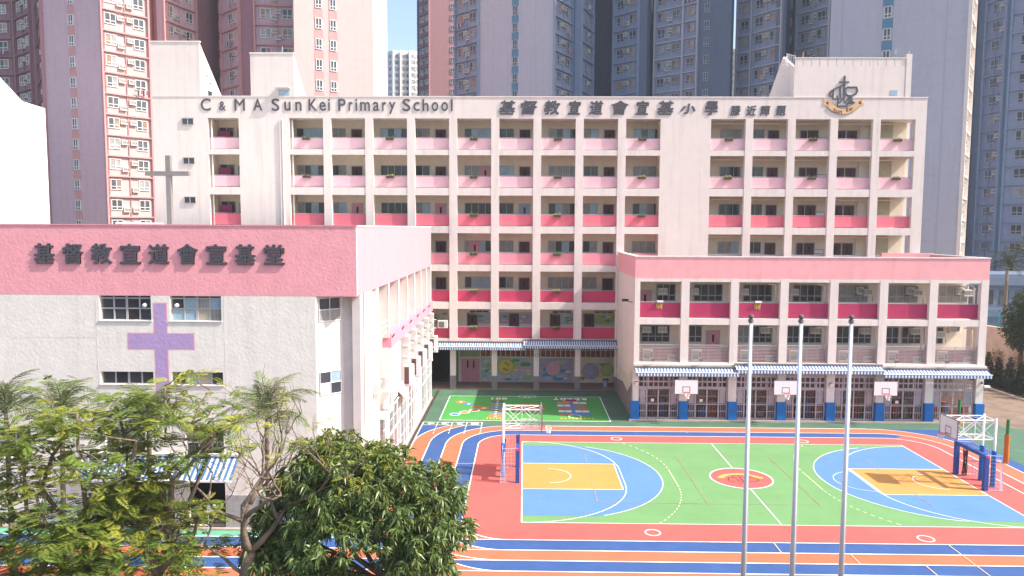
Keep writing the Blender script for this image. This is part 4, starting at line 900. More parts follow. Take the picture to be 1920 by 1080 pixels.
# front wall with real openings (grid of blocks around them)
opens = [(-20.97, -18.4, 10.57, 11.80), (-17.45, -14.91, 10.56, 11.80), (-21.04, -18.39, 7.37, 8.0), (-17.48, -14.91, 7.35, 8.0),
         (-16.9, -14.96, 3.57, 5.22), (-20.95, -18.93, 3.57, 5.22), (-27.3, -24.7, 3.57, 5.18), (-16.86, -14.95, .1, 2.9), (-21.2, -17.2, .1, 2.9)]
bx = [-25.66, -10.25]
xs = sorted(set([bx[0], bx[1], -30.0] + [o[0] for o in opens] + [o[1] for o in opens])); zs = sorted(set([0.0, 11.818] + [o[2] for o in opens] + [o[3] for o in opens]))
def is_open(x, z): return any(o[0] - 1e-6 < x < o[1] + 1e-6 and o[2] - 1e-6 < z < o[3] + 1e-6 for o in opens)
mb = MB(); VI = {}
for j in range(len(zs) - 1):
    i = 0
    while i < len(xs) - 1:
        cx = (xs[i] + xs[i+1]) / 2; cz = (zs[j] + zs[j+1]) / 2
        if is_open(cx, cz): i += 1; continue
        i2 = i
        while i2 < len(xs) - 1 and not is_open((xs[i2] + xs[i2+1]) / 2, cz): i2 += 1
        x0, x1, z0, z1 = xs[i], xs[i2], zs[j], zs[j+1]
        mb.add([(x0, YC, z0), (x1, YC, z0), (x1, YC, z1), (x0, YC, z1)], [(0, 1, 2, 3)]); i = i2
for (a, b, c, d) in opens:
    mb.add([(a, YC, c), (a, YC + .3, c), (a, YC + .3, d), (a, YC, d)], [(0, 1, 2, 3)]); mb.add([(b, YC, c), (b, YC + .3, c), (b, YC + .3, d), (b, YC, d)], [(0, 3, 2, 1)])
    mb.add([(a, YC, c), (b, YC, c), (b, YC + .3, c), (a, YC + .3, c)], [(0, 1, 2, 3)]); mb.add([(a, YC, d), (b, YC, d), (b, YC + .3, d), (a, YC + .3, d)], [(0, 3, 2, 1)])
fw = part('front_wall', mb, M_render, church)
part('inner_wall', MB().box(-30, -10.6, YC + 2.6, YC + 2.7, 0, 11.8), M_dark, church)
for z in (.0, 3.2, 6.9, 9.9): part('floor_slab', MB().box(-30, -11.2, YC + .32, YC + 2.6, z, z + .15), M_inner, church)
# dark reveal at the far left and joints
part('left_recess', MB().box(-45, -25.7, YC + .5, YC + .7, 0, 11.8), MATS['cream facade paint'], church)
for x in (-21.15, -14.78): part('wall_joint', MB().box(x - .012, x + .012, YC - .006, YC - .001, 5.3, 11.8), M_beige, church)
for z in (3.3, 6.6, 9.7): part('wall_joint', MB().box(-25.6, -21.2, YC - .006, YC - .001, z, z + .02), M_beige, church)
# windows with frame, panes and sill
def church_window(x0, x1, z0, z1, cols, zmid, pm, yf=YC + .22):
    w = x1 - x0; f = MB(); t = .035
    for i in range(cols + 1):
        x = x0 + w * i / cols; tt = t * 1.5 if i == cols // 2 else t; f.box(x - tt, x + tt, yf - .05, yf, z0, z1)
    for z in [z0, z1] + zmid: f.box(x0, x1, yf - .055, yf - .003, z - t, z + t)
    wn_ = part('window', f, M_alu, church); zz_ = [z0] + zmid + [z1]
    for i in range(cols):
        for j in range(len(zz_) - 1):
            p = part('pane', MB().box(x0 + w*i/cols + t, x0 + w*(i+1)/cols - t, yf - .02, yf - .012, zz_[j] + t, zz_[j+1] - t), pm[(i + j * cols) % len(pm)], church)
            p.parent = wn_; p.location = p.location + Vector(wpos(church)) - wpos(wn_)
    part('window_sill', MB().box(x0 - .05, x1 + .05, YC - .05, YC + .18, z0 - .05, z0 - .003), M_white, church)
Mp = mat('papered pane', (.42, .36, .28), var=.1)
church_window(-20.97, -18.4, 10.57, 11.80, 4, [11.15, 11.66], [M_glass, M_glass, M_dark, M_glass, M_glass, M_glass, M_glass, M_glass])
church_window(-17.45, -14.91, 10.56, 11.80, 4, [11.15, 11.66], [M_bglass, M_bglass, Mp, M_curt, M_glass, M_bglass, M_curt, M_bglass, M_glass, M_glass, M_glass, M_glass])
church_window(-21.04, -18.39, 7.37, 8.0, 4, [], [M_glass, M_dark, M_glass, M_glass]); church_window(-17.48, -14.91, 7.35, 8.0, 4, [], [M_glass, M_bglass, Mp, M_glass])
church_window(-16.9, -14.96, 3.57, 5.22, 3, [4.4], [M_glass]); church_window(-20.95, -18.93, 3.57, 5.22, 3, [4.4], [M_glass]); church_window(-27.3, -24.7, 3.57, 5.18, 3, [4.4], [M_glass])
for x in (-18.75, -17.15): part('exhaust_fan', MB().tube((x, YC + .17, 11.33), (x, YC - .02, 11.3), .11, .09, n=12), M_wpaint, church, smooth=True)
for x0, x1 in ((-20.9, -20.7), (-18.75, -18.55)): part('curtain', MB().box(x0, x1, YC + .26, YC + .29, 10.6, 11.7), M_board, church)
part('door_frame', MB().box(-18.0, -17.9, YC + .1, YC + .2, .1, 2.9).box(-20.2, -20.1, YC + .1, YC + .2, .1, 2.9).box(-21.2, -17.2, YC + .1, YC + .2, 2.2, 2.3), M_alu, church)
part('stone_dado', MB().box(-14.9, -10.3, YC - .02, YC - .001, .1, 1.75), mat('grey tile dado', (.36, .33, .32), var=.08, lines=(.3, .3, .015, .5)), church)
# painted cross
mb = MB()
for e, mi, d in ((0, 0, .006), (.045, 1, .009)):
    X = [-19.62 + e, -18.29 + e, -17.6 - e, -16.27 - e]; Zc = [6.0 + e, 9.12 + e, 9.96 - e, 11.46 - e]
    mb.add([(X[1], YC - d, Zc[0]), (X[2], YC - d, Zc[0]), (X[2], YC - d, Zc[1]), (X[3], YC - d, Zc[1]), (X[3], YC - d, Zc[2]), (X[2], YC - d, Zc[2]), (X[2], YC - d, Zc[3]), (X[1], YC - d, Zc[3]), (X[1], YC - d, Zc[2]), (X[0], YC - d, Zc[2]), (X[0], YC - d, Zc[1]), (X[1], YC - d, Zc[1])], [tuple(range(12))], mi)
setp(part('painted_cross', mb, [M_pink, M_purple], church), 'lilac painted cross with pink outline')
# climbing pegs with sun shadows
for i in range(9):
    for j in range(5):
        if (i * 5 + j * 3) % 4 == 0: continue
        x = -14.5 + j * .62 + .2 * (i % 2); z = 1.2 + i * .48
        part('wall_peg', MB().tube((x, YC - .02, z), (x, YC - .09, z), .03, n=6), M_gated, church)
# chamfered corner below the fascia
def wallseg(p, q, z0, z1, m_, name='wall', th=.2):
    d = Vector((q[0] - p[0], q[1] - p[1])).normalized(); n_ = Vector((-d.y, d.x)) * th
    return part(name, MB().prism([p, q, (q[0] + n_.x, q[1] + n_.y), (p[0] + n_.x, p[1] + n_.y)], z0, z1), m_, church)
wallseg((-10.25, YC), (-9.15, 37.3), 0, 11.82, M_white, 'chamfer_wall')
wallseg((-9.15, 37.3), (-8.62, 37.3), 0, 11.82, M_beige, 'return_wall')
part('corner_column', MB().box(-8.62, -8.22, 37.0, 37.35, 0, 11.82), M_beige, church)
def chwin(z0, z1, pm):
    a = Vector((-10.12, YC + .13)); b = Vector((-9.28, YC + .97)); d = (b - a); n_ = Vector((d.y, -d.x)).normalized() * .03
    f = MB(); fs_ = MB()
    def P_(t, z, o): q = a + d * t + n_ * o; return (q.x, q.y, z)
    for t in (0, .5, 1): f.tube(P_(t, z0, 1), P_(t, z1, 1), .03, n=4)
    for z in (z0, (z0 + z1) / 2, z1): f.tube(P_(0, z, 1), P_(1, z, 1), .03, n=4)
    w_ = part('window', f, M_wframe, church)
    for i in range(2):
        for j in range(2):
            zl = z0 + (z1 - z0) * j / 2; zh = zl + (z1 - z0) / 2
            p = part('pane', MB().add([P_(.5 * i, zl, .5), P_(.5 * i + .5, zl, .5), P_(.5 * i + .5, zh, .5), P_(.5 * i, zh, .5)], [(0, 1, 2, 3)]), pm[i + 2 * j], church); p.parent = w_; p.location += Vector(wpos(church)) - wpos(w_)
chwin(10.55, 11.7, [M_curt, M_curt, M_glass, M_glass]); chwin(6.85, 8.0, [M_board, M_glass, M_glass, M_bglass])
# side elevation: flush wall, then fins over a pink band
part('side_wall', MB().box(XS - .5, XS, 37.9, 39.75, 0, 11.83), M_white, church); part('column', MB().box(XS - .35, XS - .01, 37.36, 37.6, 0, 11.83), M_beige, church)
part('side_wall', MB().box(XS - .5, XS - .2, 39.76, 41.2, 0, 11.83), M_beige, church); part('side_wall', MB().box(XS - .4, XS, 41.2, 41.7, 0, 11.83), M_white, church)
part('recessed_side_wall', MB().box(-9.2, -9.0, 41.7, 68.8, 4.2, 11.9), M_beige, church)
part('recessed_side_wall', MB().box(-9.9, -9.7, 37.5, 68.8, 0, 4.2), M_beige, church); part('rear_wall', MB().box(-45, -9.0, 65.2, 65.4, 0, 15.2), M_white, church)
for y in (44.75, 48.35, 51.9, 55.4, 58.85, 62.1, 65.1):
    part('fin', MB().box(-8.98, XS - .02, y, y + .28, 8.5, 11.83), M_beige, church); part('fin_lit_edge', MB().box(XS - .018, XS + .01, y - .01, y + .29, 8.5, 11.83), M_white, church)  # fins toned for their shaded faces, edge strips whitened as the sunlit side
part('pink_band', MB().box(-8.98, XS + .12, 44.9, 65.5, 7.88, 8.75), mat('pink canopy band', (.70, .27, .33), var=.06), church)
for y in (45.2, 48.9, 52.3, 55.8, 59.2, 62.5): part('spout', MB().tube((XS + .1, y, 8.45), (XS + .28, y - .1, 8.7), .05, n=6), rgb('spout red', (.45, .08, .09)), church)
part('side_wall', MB().box(-8.98, XS, 44.9, 48.9, 4.3, 7.88), M_white, church)
for y in (52.0, 55.5, 58.9, 62.2, 65.2): part('column', MB().box(-8.98, XS, y, y + .3, 0, 7.87), M_white, church)
for y in (44.4, 48.6): part('column', MB().box(-8.98, XS, y, y + .3, 0, 4.3), M_white, church)
for bi, y in enumerate((50.0, 53.2, 56.6, 60.0, 63.3)):
    for j in range(4):
        o = link('air_conditioner', AC, church, (XS - .05, y + .6, 5.05 + j * .74), R(90)); o.scale = (1.2, 1.2, .95)
        part('bracket', MB().box(XS, XS + .55, y - .2, y - .1, 5.0 + j * .74 - .06, 5.0 + j * .74).box(XS, XS + .55, y + 1.2, y + 1.3, 5.0 + j * .74 - .06, 5.0 + j * .74), M_wpaint, church)
# big condensers on brackets, dark grilles facing the court entrance
for i, y in enumerate((49.6, 52.9, 56.3, 59.7, 63.4)):
    z = 4.55 - .02 * i + .1 * (i == 4)
    mb = MB(); mb.box(XS + .05, XS + .75, y, y + .45, z, z + 1.35); mb.box(XS + .15, XS + .46, y - .012, y - .001, z + .08, z + 1.25, 1)
    for q in range(6): mb.box(XS + .16, XS + .45, y - .02, y - .013, z + .14 + q * .19, z + .18 + q * .19, 2)
    mb.box(XS, XS + .8, y + .05, y + .12, z - .1, z - .003); mb.box(XS, XS + .8, y + .3, y + .37, z - .1, z - .003)
    solo('condenser', mb, [M_wpaint, rgb('condenser grille', (.11, .07, .06)), rgb('condenser slat', (.2, .14, .12))], f'tall white condenser with brown grille on the church side, {ORD[i]} from the front', 'air conditioner', 'condensers on the church side wall')
# pink tarpaulins
part('tarpaulin', MB().add([(XS + .02, 47.6, 4.6), (XS + .5, 48.2, 3.9), (XS + .6, 49.2, 3.7), (XS + .05, 49.4, 5.0), (XS + .3, 48.4, 4.4)], [(0, 1, 4), (1, 2, 4), (2, 3, 4), (3, 0, 4)]), M_pinkside, church)
# service pipes
for i in range(3):
    y = 42.2 + i * .3; part('service_pipe', MB().path([(XS - .1 + .0 * i, 44.6, 9.6 - i * .35), (XS - .1, y + .2, 9.6 - i * .35), (XS - .1, y, 9.35 - i * .35), (XS - .1, y, 6.2 - .2 * i)], .055, n=6), mat('cream pipe', (.72, .62, .48), var=.05), church, smooth=True)
link('air_conditioner', AC, church, (XS - .1, 42.6, 6.0), R(90)); link('air_conditioner', AC, church, (XS - .1, 40.6, 6.1), R(90)); link('air_conditioner', AC, church, (XS - .1, 43.8, 4.6), R(90)).scale = (1.5, 1.2, 1.6)
part('platform', MB().box(-9.0, XS + .3, 41.8, 44.6, 4.2, 4.35), M_white, church); 
mb = MB()
for i in range(8): y = 41.9 + i * .38; mb.tube((XS + .25, y, 4.35), (XS + .25, y, 5.25), .02, n=4)
mb.tube((XS + .25, 41.9, 5.25), (XS + .25, 44.6, 5.25), .025, n=4); part('balustrade', mb, M_wpaint, church)
# white lattice screens at ground level
ys = [42.3, 44.4, 48.6, 52.0, 55.5, 58.9, 62.2, 65.2]
for a, b in zip(ys[:-1], ys[1:]):
    zt = 4.15; f = MB(); f.box(XS - .02, XS + .06, a + .28, b, zt - .08, zt); f.box(XS - .02, XS + .06, a + .28, b, .08, .18); f.box(XS - .02, XS + .06, a + .28, b, 2.45, 2.53)
    for q in (1, 2): y = a + .28 + (b - a - .28) * q / 3; f.box(XS - .02, XS + .06, y - .05, y + .05, .1, zt)
    part('screen_frame', f, M_wpaint, church)
    g = MB(); n = int((b - a) / .5)
    for q in range(n): y = a + .32 + (b - a - .3) * q / n; g.box(XS + .01, XS + .02, y, y + .03, .18, zt - .08)
    for z in (1.2, 3.3): g.box(XS + .0, XS + .018, a + .28, b, z, z + .03)
    part('lattice_bars', g, M_wpaint, church)
    part('window', MB().box(XS - .2, XS - .16, a + .3, b, .2, 4.0), M_bglass if int(a) % 2 else M_glass, church)
part('base_kerb', MB().box(-9.0, XS + .12, 41.8, 65.4, 0.005, .14), MATS['stained concrete'], church)
# canopy awning at the church entrance
t = thing('awning', (-16.7, YC, 2.7), 'wide blue and white striped awning over the church entrance behind the palm trunk', 'awning', 'blue and white striped awnings')
mb = MB(); n = 56
for i in range(n):
    a = -22.0 + 7.85 * i / n; b = a + 7.85 / n; mb.add([(a, YC - .02, 3.78), (b, YC - .02, 3.78), (b, YC - 1.25, 2.92), (a, YC - 1.25, 2.92)], [(0, 1, 2, 3)], i % 2)
part('canopy', mb, [M_aww, M_awb], t); part('front_bar', MB().box(-22.0, -14.15, YC - 1.29, YC - 1.22, 2.84, 2.93), M_wpaint, t); part('back_rail', MB().box(-22.1, -14.0, YC - .2, YC - .005, 3.8, 3.9), M_white, t)
part('folding_arm', MB().tube((-14.25, YC - .02, 2.5), (-14.25, YC - 1.2, 2.88), .03).tube((-21.8, YC - .02, 2.5), (-21.8, YC - 1.2, 2.88), .03), M_steel, t)
# small things by the church door
mb = MB(); x, y = -15.7, YC - .35
mb.tube((x, y, .12), (x, y, 1.0), .02, n=6); mb.tube((x - .25, y, .12), (x + .25, y, .12), .02, n=5); mb.tube((x, y - .22, .12), (x, y + .22, .12), .02, n=5); mb.box(x - .05, x + .38, y - .03, y, 1.0, 1.4, 1)
solo('notice_stand', mb, [M_steel, M_board], 'white notice board on a thin metal stand in the church doorway', 'notice stand')
mb = MB().box(-17.95, -17.35, YC - .9, YC - .5, .02, .5).box(-17.98, -17.32, YC - .93, YC - .47, .502, .56, 1)
solo('storage_box', mb, [rgb('box grey blue', (.42, .45, .5)), M_board], 'pale grey lidded box on the mint strip left of the church door', 'storage box')
part('entrance_post', MB().box(-17.3, -16.95, YC - .5, YC - .02, .1, 2.8), M_white, church)
# roof cross
mb = MB(); mb.box(-24.1, -23.75, 49.9, 50.2, 15.1, 19.95); mb.box(-25.5, -24.102, 49.93, 50.17, 18.62, 18.92); mb.box(-23.748, -22.45, 49.93, 50.17, 18.6, 18.92)
cr = thing('roof_cross', (-23.9, 50, 14.6), 'tall plain grey concrete cross standing on the church roof', 'cross')
part('upright', MB().box(-24.07, -23.75, 49.9, 50.2, 14.6, 19.95), mat('grey concrete', (.20, .185, .18), var=.08, bump=.01), cr); part('crossbar', MB().box(-25.45, -22.5, 49.88, 49.897, 18.6, 18.9).box(-25.45, -24.072, 49.9, 50.2, 18.6, 18.9).box(-23.748, -22.5, 49.9, 50.2, 18.6, 18.9), MATS['grey concrete'], cr)
mb = MB().tube((-26.5, 48, 15.42), (-23.4, 48, 15.38), .05).tube((-26.5, 48, 14.6), (-26.5, 48, 15.42), .03).tube((-23.4, 48, 14.6), (-23.4, 48, 15.38), .03)
solo('roof_rail', mb, M_wpaint, 'low white pipe rail on the church roof below the cross', 'rail')
# added white mass for an overexposed blank, face turned to the sun
prof = [(-4.0, 0), (4.78, 0), (4.78, 28.4), (2.44, 28.83), (0.31, 31.05), (-4.0, 35.5)]
fr_ = [(-56.4 + .5 * t_, 80 + .866 * t_, z_) for t_, z_ in prof]; bk_ = [(p[0] - 9, p[1] + 5.2, p[2]) for p in fr_]
solo('white_blank_block', MB().add(fr_ + bk_, [(0, 1, 2, 3, 4, 5), (11, 10, 9, 8, 7, 6)] + [(i, (i + 1) % 6, 6 + (i + 1) % 6, 6 + i) for i in range(6)]), mat('bright blank white', (.88, .88, .88), var=.01), 'blank bright white block standing in for an overexposed patch, far left edge', 'building')
# ================================================================== COURT EQUIPMENT
def net_panel(mb, p00, p10, p11, p01, nx, nz, r=.008, sag=0.0):
    P = [Vector(p) for p in (p00, p10, p11, p01)]
    def q(u, v): a = P[0].lerp(P[1], u); b = P[3].lerp(P[2], u); return a.lerp(b, v)
    for i in range(nx + 1): mb.tube(q(i / nx, 0), q(i / nx, 1), r, n=3, caps=False)
    for j in range(nz + 1): mb.tube(q(0, j / nz), q(1, j / nz), r, n=3, caps=False)
def hoop(parent, c, dx, dy, r=.225):
    """rim, bracket and net; (dx,dy) points away from the board"""
    mb = MB(); pts = [(c[0] + r * math.cos(t), c[1] + r * math.sin(t), c[2]) for t in np.linspace(0, 2 * math.pi, 17)]
    for a, b in zip(pts[:-1], pts[1:]): mb.tube(a, b, .016, n=5)
    mb.tube((c[0] - dx * .4, c[1] - dy * .4, c[2]), (c[0] - dx * r, c[1] - dy * r, c[2]), .03, n=5); part('rim', mb, M_redrim, parent)
    nb = MB()
    for i in range(12):
        t0 = 2 * math.pi * i / 12; t1 = t0 + math.pi / 6
        for (ra, za, rb, zb) in ((r, 0, .17, -.15), (.17, -.15, .12, -.28), (.12, -.28, .13, -.42)):
            for s in (1, -1):
                nb.tube((c[0] + ra * math.cos(t0), c[1] + ra * math.sin(t0), c[2] + za), (c[0] + rb * math.cos(t0 + s * math.pi / 6), c[1] + rb * math.sin(t0 + s * math.pi / 6), c[2] + zb), .009, n=3, caps=False)
    part('net', nb, M_net, parent)
# wall mounted backboards on the annex
for i, (x0, x1) in enumerate(((11.78, 13.62), (19.47, 21.32), (27.18, 29.03))):
    t = thing('basketball_backboard', ((x0 + x1) / 2, YW - .8, 2.3), f'white basketball backboard mounted on the annex {("above the second blue pad", "above the fourth blue pad, between flagpoles", "above the sixth blue pad, right of the flagpoles")[i]}', 'basketball hoop', 'backboards along the annex front')
    xc = (x0 + x1) / 2; y = YW - 1.0
    mb = MB().box(x0, x1, y, y + .04, 2.38, 3.5); part('board', mb, M_board, t)
    bd = MB(); 
    for a, b, c, d in ((x0, x1, 2.36, 2.4), (x0, x1, 3.48, 3.52), (x0, x0 + .03, 2.4, 3.48), (x1 - .03, x1, 2.4, 3.48)): bd.box(a, b, y - .006, y + .045, c, d)
    for a, b, c, d in ((xc - .3, xc + .3, 2.93, 2.98), (xc - .3, xc + .3, 2.5, 2.55), (xc - .3, xc - .25, 2.55, 2.93), (xc + .25, xc + .3, 2.55, 2.93)): bd.box(a, b, y - .006, y - .001, c, d)
    part('board_trim', bd, M_gated, t)
    ar = MB(); 
    for s in (-.35, .35):
        for z in (2.7, 3.3): ar.tube((xc + s, y + .04, z), (xc + s * .6, YW - .02, z), .03, n=5)
    part('bracket', ar, M_steel, t); hoop(t, (xc, y - .4, 2.52), 0, -1)
# free standing truss hoops
def truss_hoop(xp, y0, y1, xb, zt, yb0, yb1, zb0, zb1, padz, label):
    s = 1 if xb > xp else -1
    t = thing('basketball_stand', (xp, (y0 + y1) / 2, 0), label, 'basketball hoop', 'free standing truss hoops')
    for y in (y0, y1): part('post', MB().tube((xp, y, 0), (xp, y, zt + .12), .07, n=10), M_wpaint, t, smooth=True)
    for y in (y0, y1): part('post_padding', MB().tube((xp, y, .05), (xp, y, padz), .14, n=10), M_bluepad, t)
    mb = MB(); top = zt; low = zt - 1.15
    for y in (y0, y1):
        for z in (top, low): mb.tube((xp, y, z), (xb - s * .08, y, z), .035, n=5)
        n = 2
        for i in range(n):
            a = xp + (xb - xp) * i / n; b = xp + (xb - xp) * (i + 1) / n; mb.tube((a, y, top), (b, y, low), .024, n=4); mb.tube((a, y, low), (b, y, top), .024, n=4); mb.tube((b - s * .04, y, low), (b - s * .04, y, top), .024, n=4)
    for i in range(3):
        x = xp + (xb - s * .08 - xp) * i / 2
        for z in (top, low): mb.tube((x, y0, z), (x, y1, z), .028, n=4)
        if i < 2:
            x2 = xp + (xb - s * .08 - xp) * (i + 1) / 2
            for z in (top, low): mb.tube((x, y0, z), (x2, y1, z), .02, n=4); mb.tube((x, y1, z), (x2, y0, z), .02, n=4)
    part('truss', mb, M_wpaint, t)
    part('board', MB().box(min(xb, xb - s * .05), max(xb, xb - s * .05), yb0, yb1, zb0, zb1), M_board, t)
    bd = MB(); xf = xb + s * .012; xa, xc = min(xb - s * .055, xf), max(xb - s * .055, xf)
    for a, b, c, d in ((yb0, yb1, zb0 - .03, zb0 + .02), (yb0, yb1, zb1 - .02, zb1 + .03), (yb0 - .02, yb0 + .02, zb0, zb1), (yb1 - .02, yb1 + .02, zb0, zb1)): bd.box(xa, xc, a, b, c, d)
    yc = (yb0 + yb1) / 2; xa, xc = min(xb + s * .001, xf), max(xb + s * .001, xf)
    for a, b, c, d in ((yc - .3, yc + .3, zb0 + .55, zb0 + .6), (yc - .3, yc + .3, zb0 + .12, zb0 + .16), (yc - .3, yc - .26, zb0 + .16, zb0 + .55), (yc + .26, yc + .3, zb0 + .16, zb0 + .55)): bd.box(xa, xc, a, b, c, d)
    part('board_trim', bd, M_gated, t); hoop(t, (xb + s * .42, yc, zb0 + .15), s, 0)
    part('base', MB().box(min(xp - s * .1, xp - s * .9), max(xp - s * .1, xp - s * .9), y0 - .1, y1 + .1, .0, .06), M_navy, t) if False else None
    return t
truss_hoop(-1.2, 44.4, 45.5, 1.15, 4.22, 44.05, 45.85, 2.92, 4.32, 2.15, 'free standing white truss basketball hoop with blue padded posts, left end of the court')
truss_hoop(27.9, 43.55, 44.7, 25.42, 4.02, 43.15, 44.95, 2.95, 4.08, 2.2, 'free standing white truss basketball hoop with blue padded posts, right end of the court')
def goal(xf, y0, y1, s, zt, label, cat='handball goal'):
    """s: direction of the back of the goal"""
    t = thing('handball_goal', (xf, (y0 + y1) / 2, 0), label, cat, 'padded handball goals')
    for y in (y0, y1): part('padded_post', MB().box(xf - .12, xf + .12, y - .12, y + .12, 0.02, zt), M_navy, t)
    part('crossbar', MB().box(xf - .10, xf + .10, y0 + .123, y1 - .123, zt - .2, zt + .02), M_navy, t)
    mb = MB(); xb = xf + s * 1.05
    for y in (y0, y1):
        mb.tube((xf, y, zt), (xf + s * .9, y, zt - .05), .02, n=5); mb.tube((xf + s * .9, y, zt - .05), (xb, y, .03), .02, n=5); mb.tube((xf, y, .03), (xb, y, .03), .025, n=5)
    mb.tube((xb, y0, .03), (xb, y1, .03), .025, n=5); mb.tube((xf + s * .9, y0, zt - .05), (xf + s * .9, y1, zt - .05), .02, n=5); part('back_frame', mb, rgb('lilac frame paint', (.45, .42, .62)), t)
    nb = MB(); xm = xf + s * .9
    for y in (y0, y1): net_panel(nb, (xf, y, .05), (xb, y, .05), (xm, y, zt - .05), (xf, y, zt), 5, 9, .004)
    net_panel(nb, (xb, y0, .05), (xb, y1, .05), (xm, y1, zt - .05), (xm, y0, zt - .05), 14, 9, .004)
    # bunched net tied round the near posts
    for y in (y0,): net_panel(nb, (xf + s * .75, y - .18, .1), (xf + s * 1.0, y - .05, .1), (xf + s * .8, y - .05, 1.9), (xf + s * .75, y - .18, 1.8), 3, 14, .010)
    part('net', nb, M_net, t)
    for y in (y0, y1): part('corner_cap', MB().box(xf - .09, xf + .09, y - .14, y - .121, zt - .12, zt + .03), rgb('pink red cap', (.65, .06, .16)), t)
    return t
goal(-.32, 43.42, 46.4, -1, 2.12, 'blue padded handball goal under the left truss hoop'); goal(27.05, 42.9, 45.85, 1, 2.12, 'blue padded handball goal under the right truss hoop')
r_ = random.Random(9); mb = MB()
for q in range(9):
    ph = r_.uniform(0, 6); x0_ = 27.42 + .09 * math.cos(q * .7); y0_ = 45.55 + .13 * math.sin(q * .7)
    mb.path([(x0_ + .05 * math.sin(ph + z * 3), y0_ + .05 * math.cos(ph + z * 2.4), z) for z in np.linspace(.05, 1.75 - .08 * (q % 3), 9)], .022, n=4)
for z in np.linspace(.15, 1.65, 12): mb.path([(27.42 + .12 * math.cos(t), 45.55 + .17 * math.sin(t), z + .03 * math.sin(3 * t)) for t in np.linspace(0, 6.28, 9)], .012, n=3)
solo('bundled_net', mb, M_black, 'bundled black netting hanging beside the far post of the right goal', 'net')
# flagpoles
for i, x in enumerate((8.57, 10.45, 12.33)):
    t = thing('flagpole', (x, 28.0, 0), f'tall silver white flagpole with ball finial, {("left one of the three", "middle one of the three", "right one of the three")[i]}', 'flagpole', 'flagpoles in front of the track')
    part('shaft', MB().tube((x, 28, 0), (x, 28, 11.75), .105, .06, n=20), M_polew, t, smooth=True)
    mb = MB()
    for a in range(6):
        t0 = -math.pi / 2 + math.pi * a / 6; t1 = t0 + math.pi / 6; mb.tube((x, 28, 11.92 + .1 * math.sin(t0)), (x, 28, 11.92 + .1 * math.sin(t1)), max(.002, .1 * math.cos(t0)), max(.002, .1 * math.cos(t1)), n=14, caps=False)
    part('finial', mb, rgb('tarnished brass', (.13, .115, .11)), t, smooth=True)
    part('collar', MB().tube((x, 28, 11.70), (x, 28, 11.83), .1, n=12), M_gated, t); part('halyard', MB().tube((x + .115, 27.95, 1.2), (x + .07, 27.95, 11.75), .004, n=4), M_board, t)
    part('base', MB().tube((x, 28, 0), (x, 28, .3), .35, .3, n=12), MATS['stained concrete'], t)
for (x, y, z, zo, nm) in ((31.6, 48.1, 2.95, 1.95, 'orange and green post on the blue lane edge by the right goal'), (34.15, 57.85, 1.98, .45, 'green and orange post in front of the last annex gate')):
    t = thing('volleyball_post', (x, y, 0), nm, 'post', 'volleyball posts'); part('padding', MB().tube((x, y, 0), (x, y, zo), .16, n=8), rgb('rust orange padding', (.5, .15, .02)), t)
    part('shaft', MB().tube((x, y, zo), (x, y, z), .10, n=8), rgb('post green', (.03, .2, .06)), t)

# ================================================================== BACKGROUND TOWERS
T_pink = mat('tower pink', (.55,.39,.43), streak=.25, var=.05, lines=(0, 2.75, .06, .3) and (1.37, 2.75, .05, .22)); T_pinkd = mat('tower maroon', (.31, .165, .185), streak=.25, var=.06)
T_pinkl = mat('tower pale pink', (.58, .40, .38), streak=.15, var=.04, lines=(1.37, 2.75, .05, .15)); T_salmon = mat('tower salmon', (.55, .29, .28), streak=.2, var=.05)
T_lilac = mat('tower lilac grey', (.47, .46, .52), streak=.2, var=.04, lines=(1.2, 2.75, .05, .2)); T_blue = mat('tower blue', (.27, .32, .44), streak=.2, var=.06); T_navy = mat('tower slate blue', (.13, .17, .24), streak=.2, var=.06, lines=(1.2, 2.75, .05, .25))
T_teal = mat('tower teal', (.11, .24, .36), streak=.1, var=.06); T_light = mat('tower cream', (.80, .70, .62), streak=.1, var=.04); T_far = mat('tower haze white', (.74, .74, .74), var=.03); T_farc = mat('tower far cream', (.62, .50, .38), var=.05)  # far white has distance haze put into its colour
def tw_frame(w, h, m_):
    mb = MB(); t = .05
    for x in (-w/2, 0, w/2): mb.box(x - t, x + t, -.1, 0, 0, h)
    for z in (0, h * .3, h): mb.box(-w/2 - t, w/2 + t, -.104, .003, z - t, z + t)
    return mb.mesh('window_frame', m_)
TF = {}; TP = {}; TAC = []
for c, m_ in (('w', M_wframe), ('b', mat('blue grey frame', (.36, .38, .44), var=.05))):
    for w in (.8, 1.4): TF[c, w] = tw_frame(w, 1.35, m_)
GV = [M_tglass, mat('pale curtain glass', (.34, .33, .32), rough=.3, var=.3), mat('warm curtain glass', (.34, .22, .16), rough=.3, var=.3)]
for w in (.8, 1.4):
    for g in range(3): TP[w, g] = pane_mesh('pane', w, 1.35, GV[g], 2)
TMIX = {w: [pane_mesh('pane', w, 1.35, [GV[0], GV[1], GV[0], GV[2]], 2) for _ in range(5)] for w in (.8, 1.4)}
def rag_mesh(cols):
    mb = MB()
    for i in range(6): x = -.7 + i * .24; mb.box(x, x + .16, -.55 - .03 * (i % 2), -.5, -.75 + .1 * (i % 3), 0, i % 3)
    mb.tube((-.8, -.52, .02), (.8, -.52, .02), .02, n=4, mi=1); mb.tube((-.75, 0, 0), (-.75, -.55, 0), .02, n=4, mi=1); mb.tube((.75, 0, 0), (.75, -.55, 0), .02, n=4, mi=1); return mb.mesh('laundry', cols)
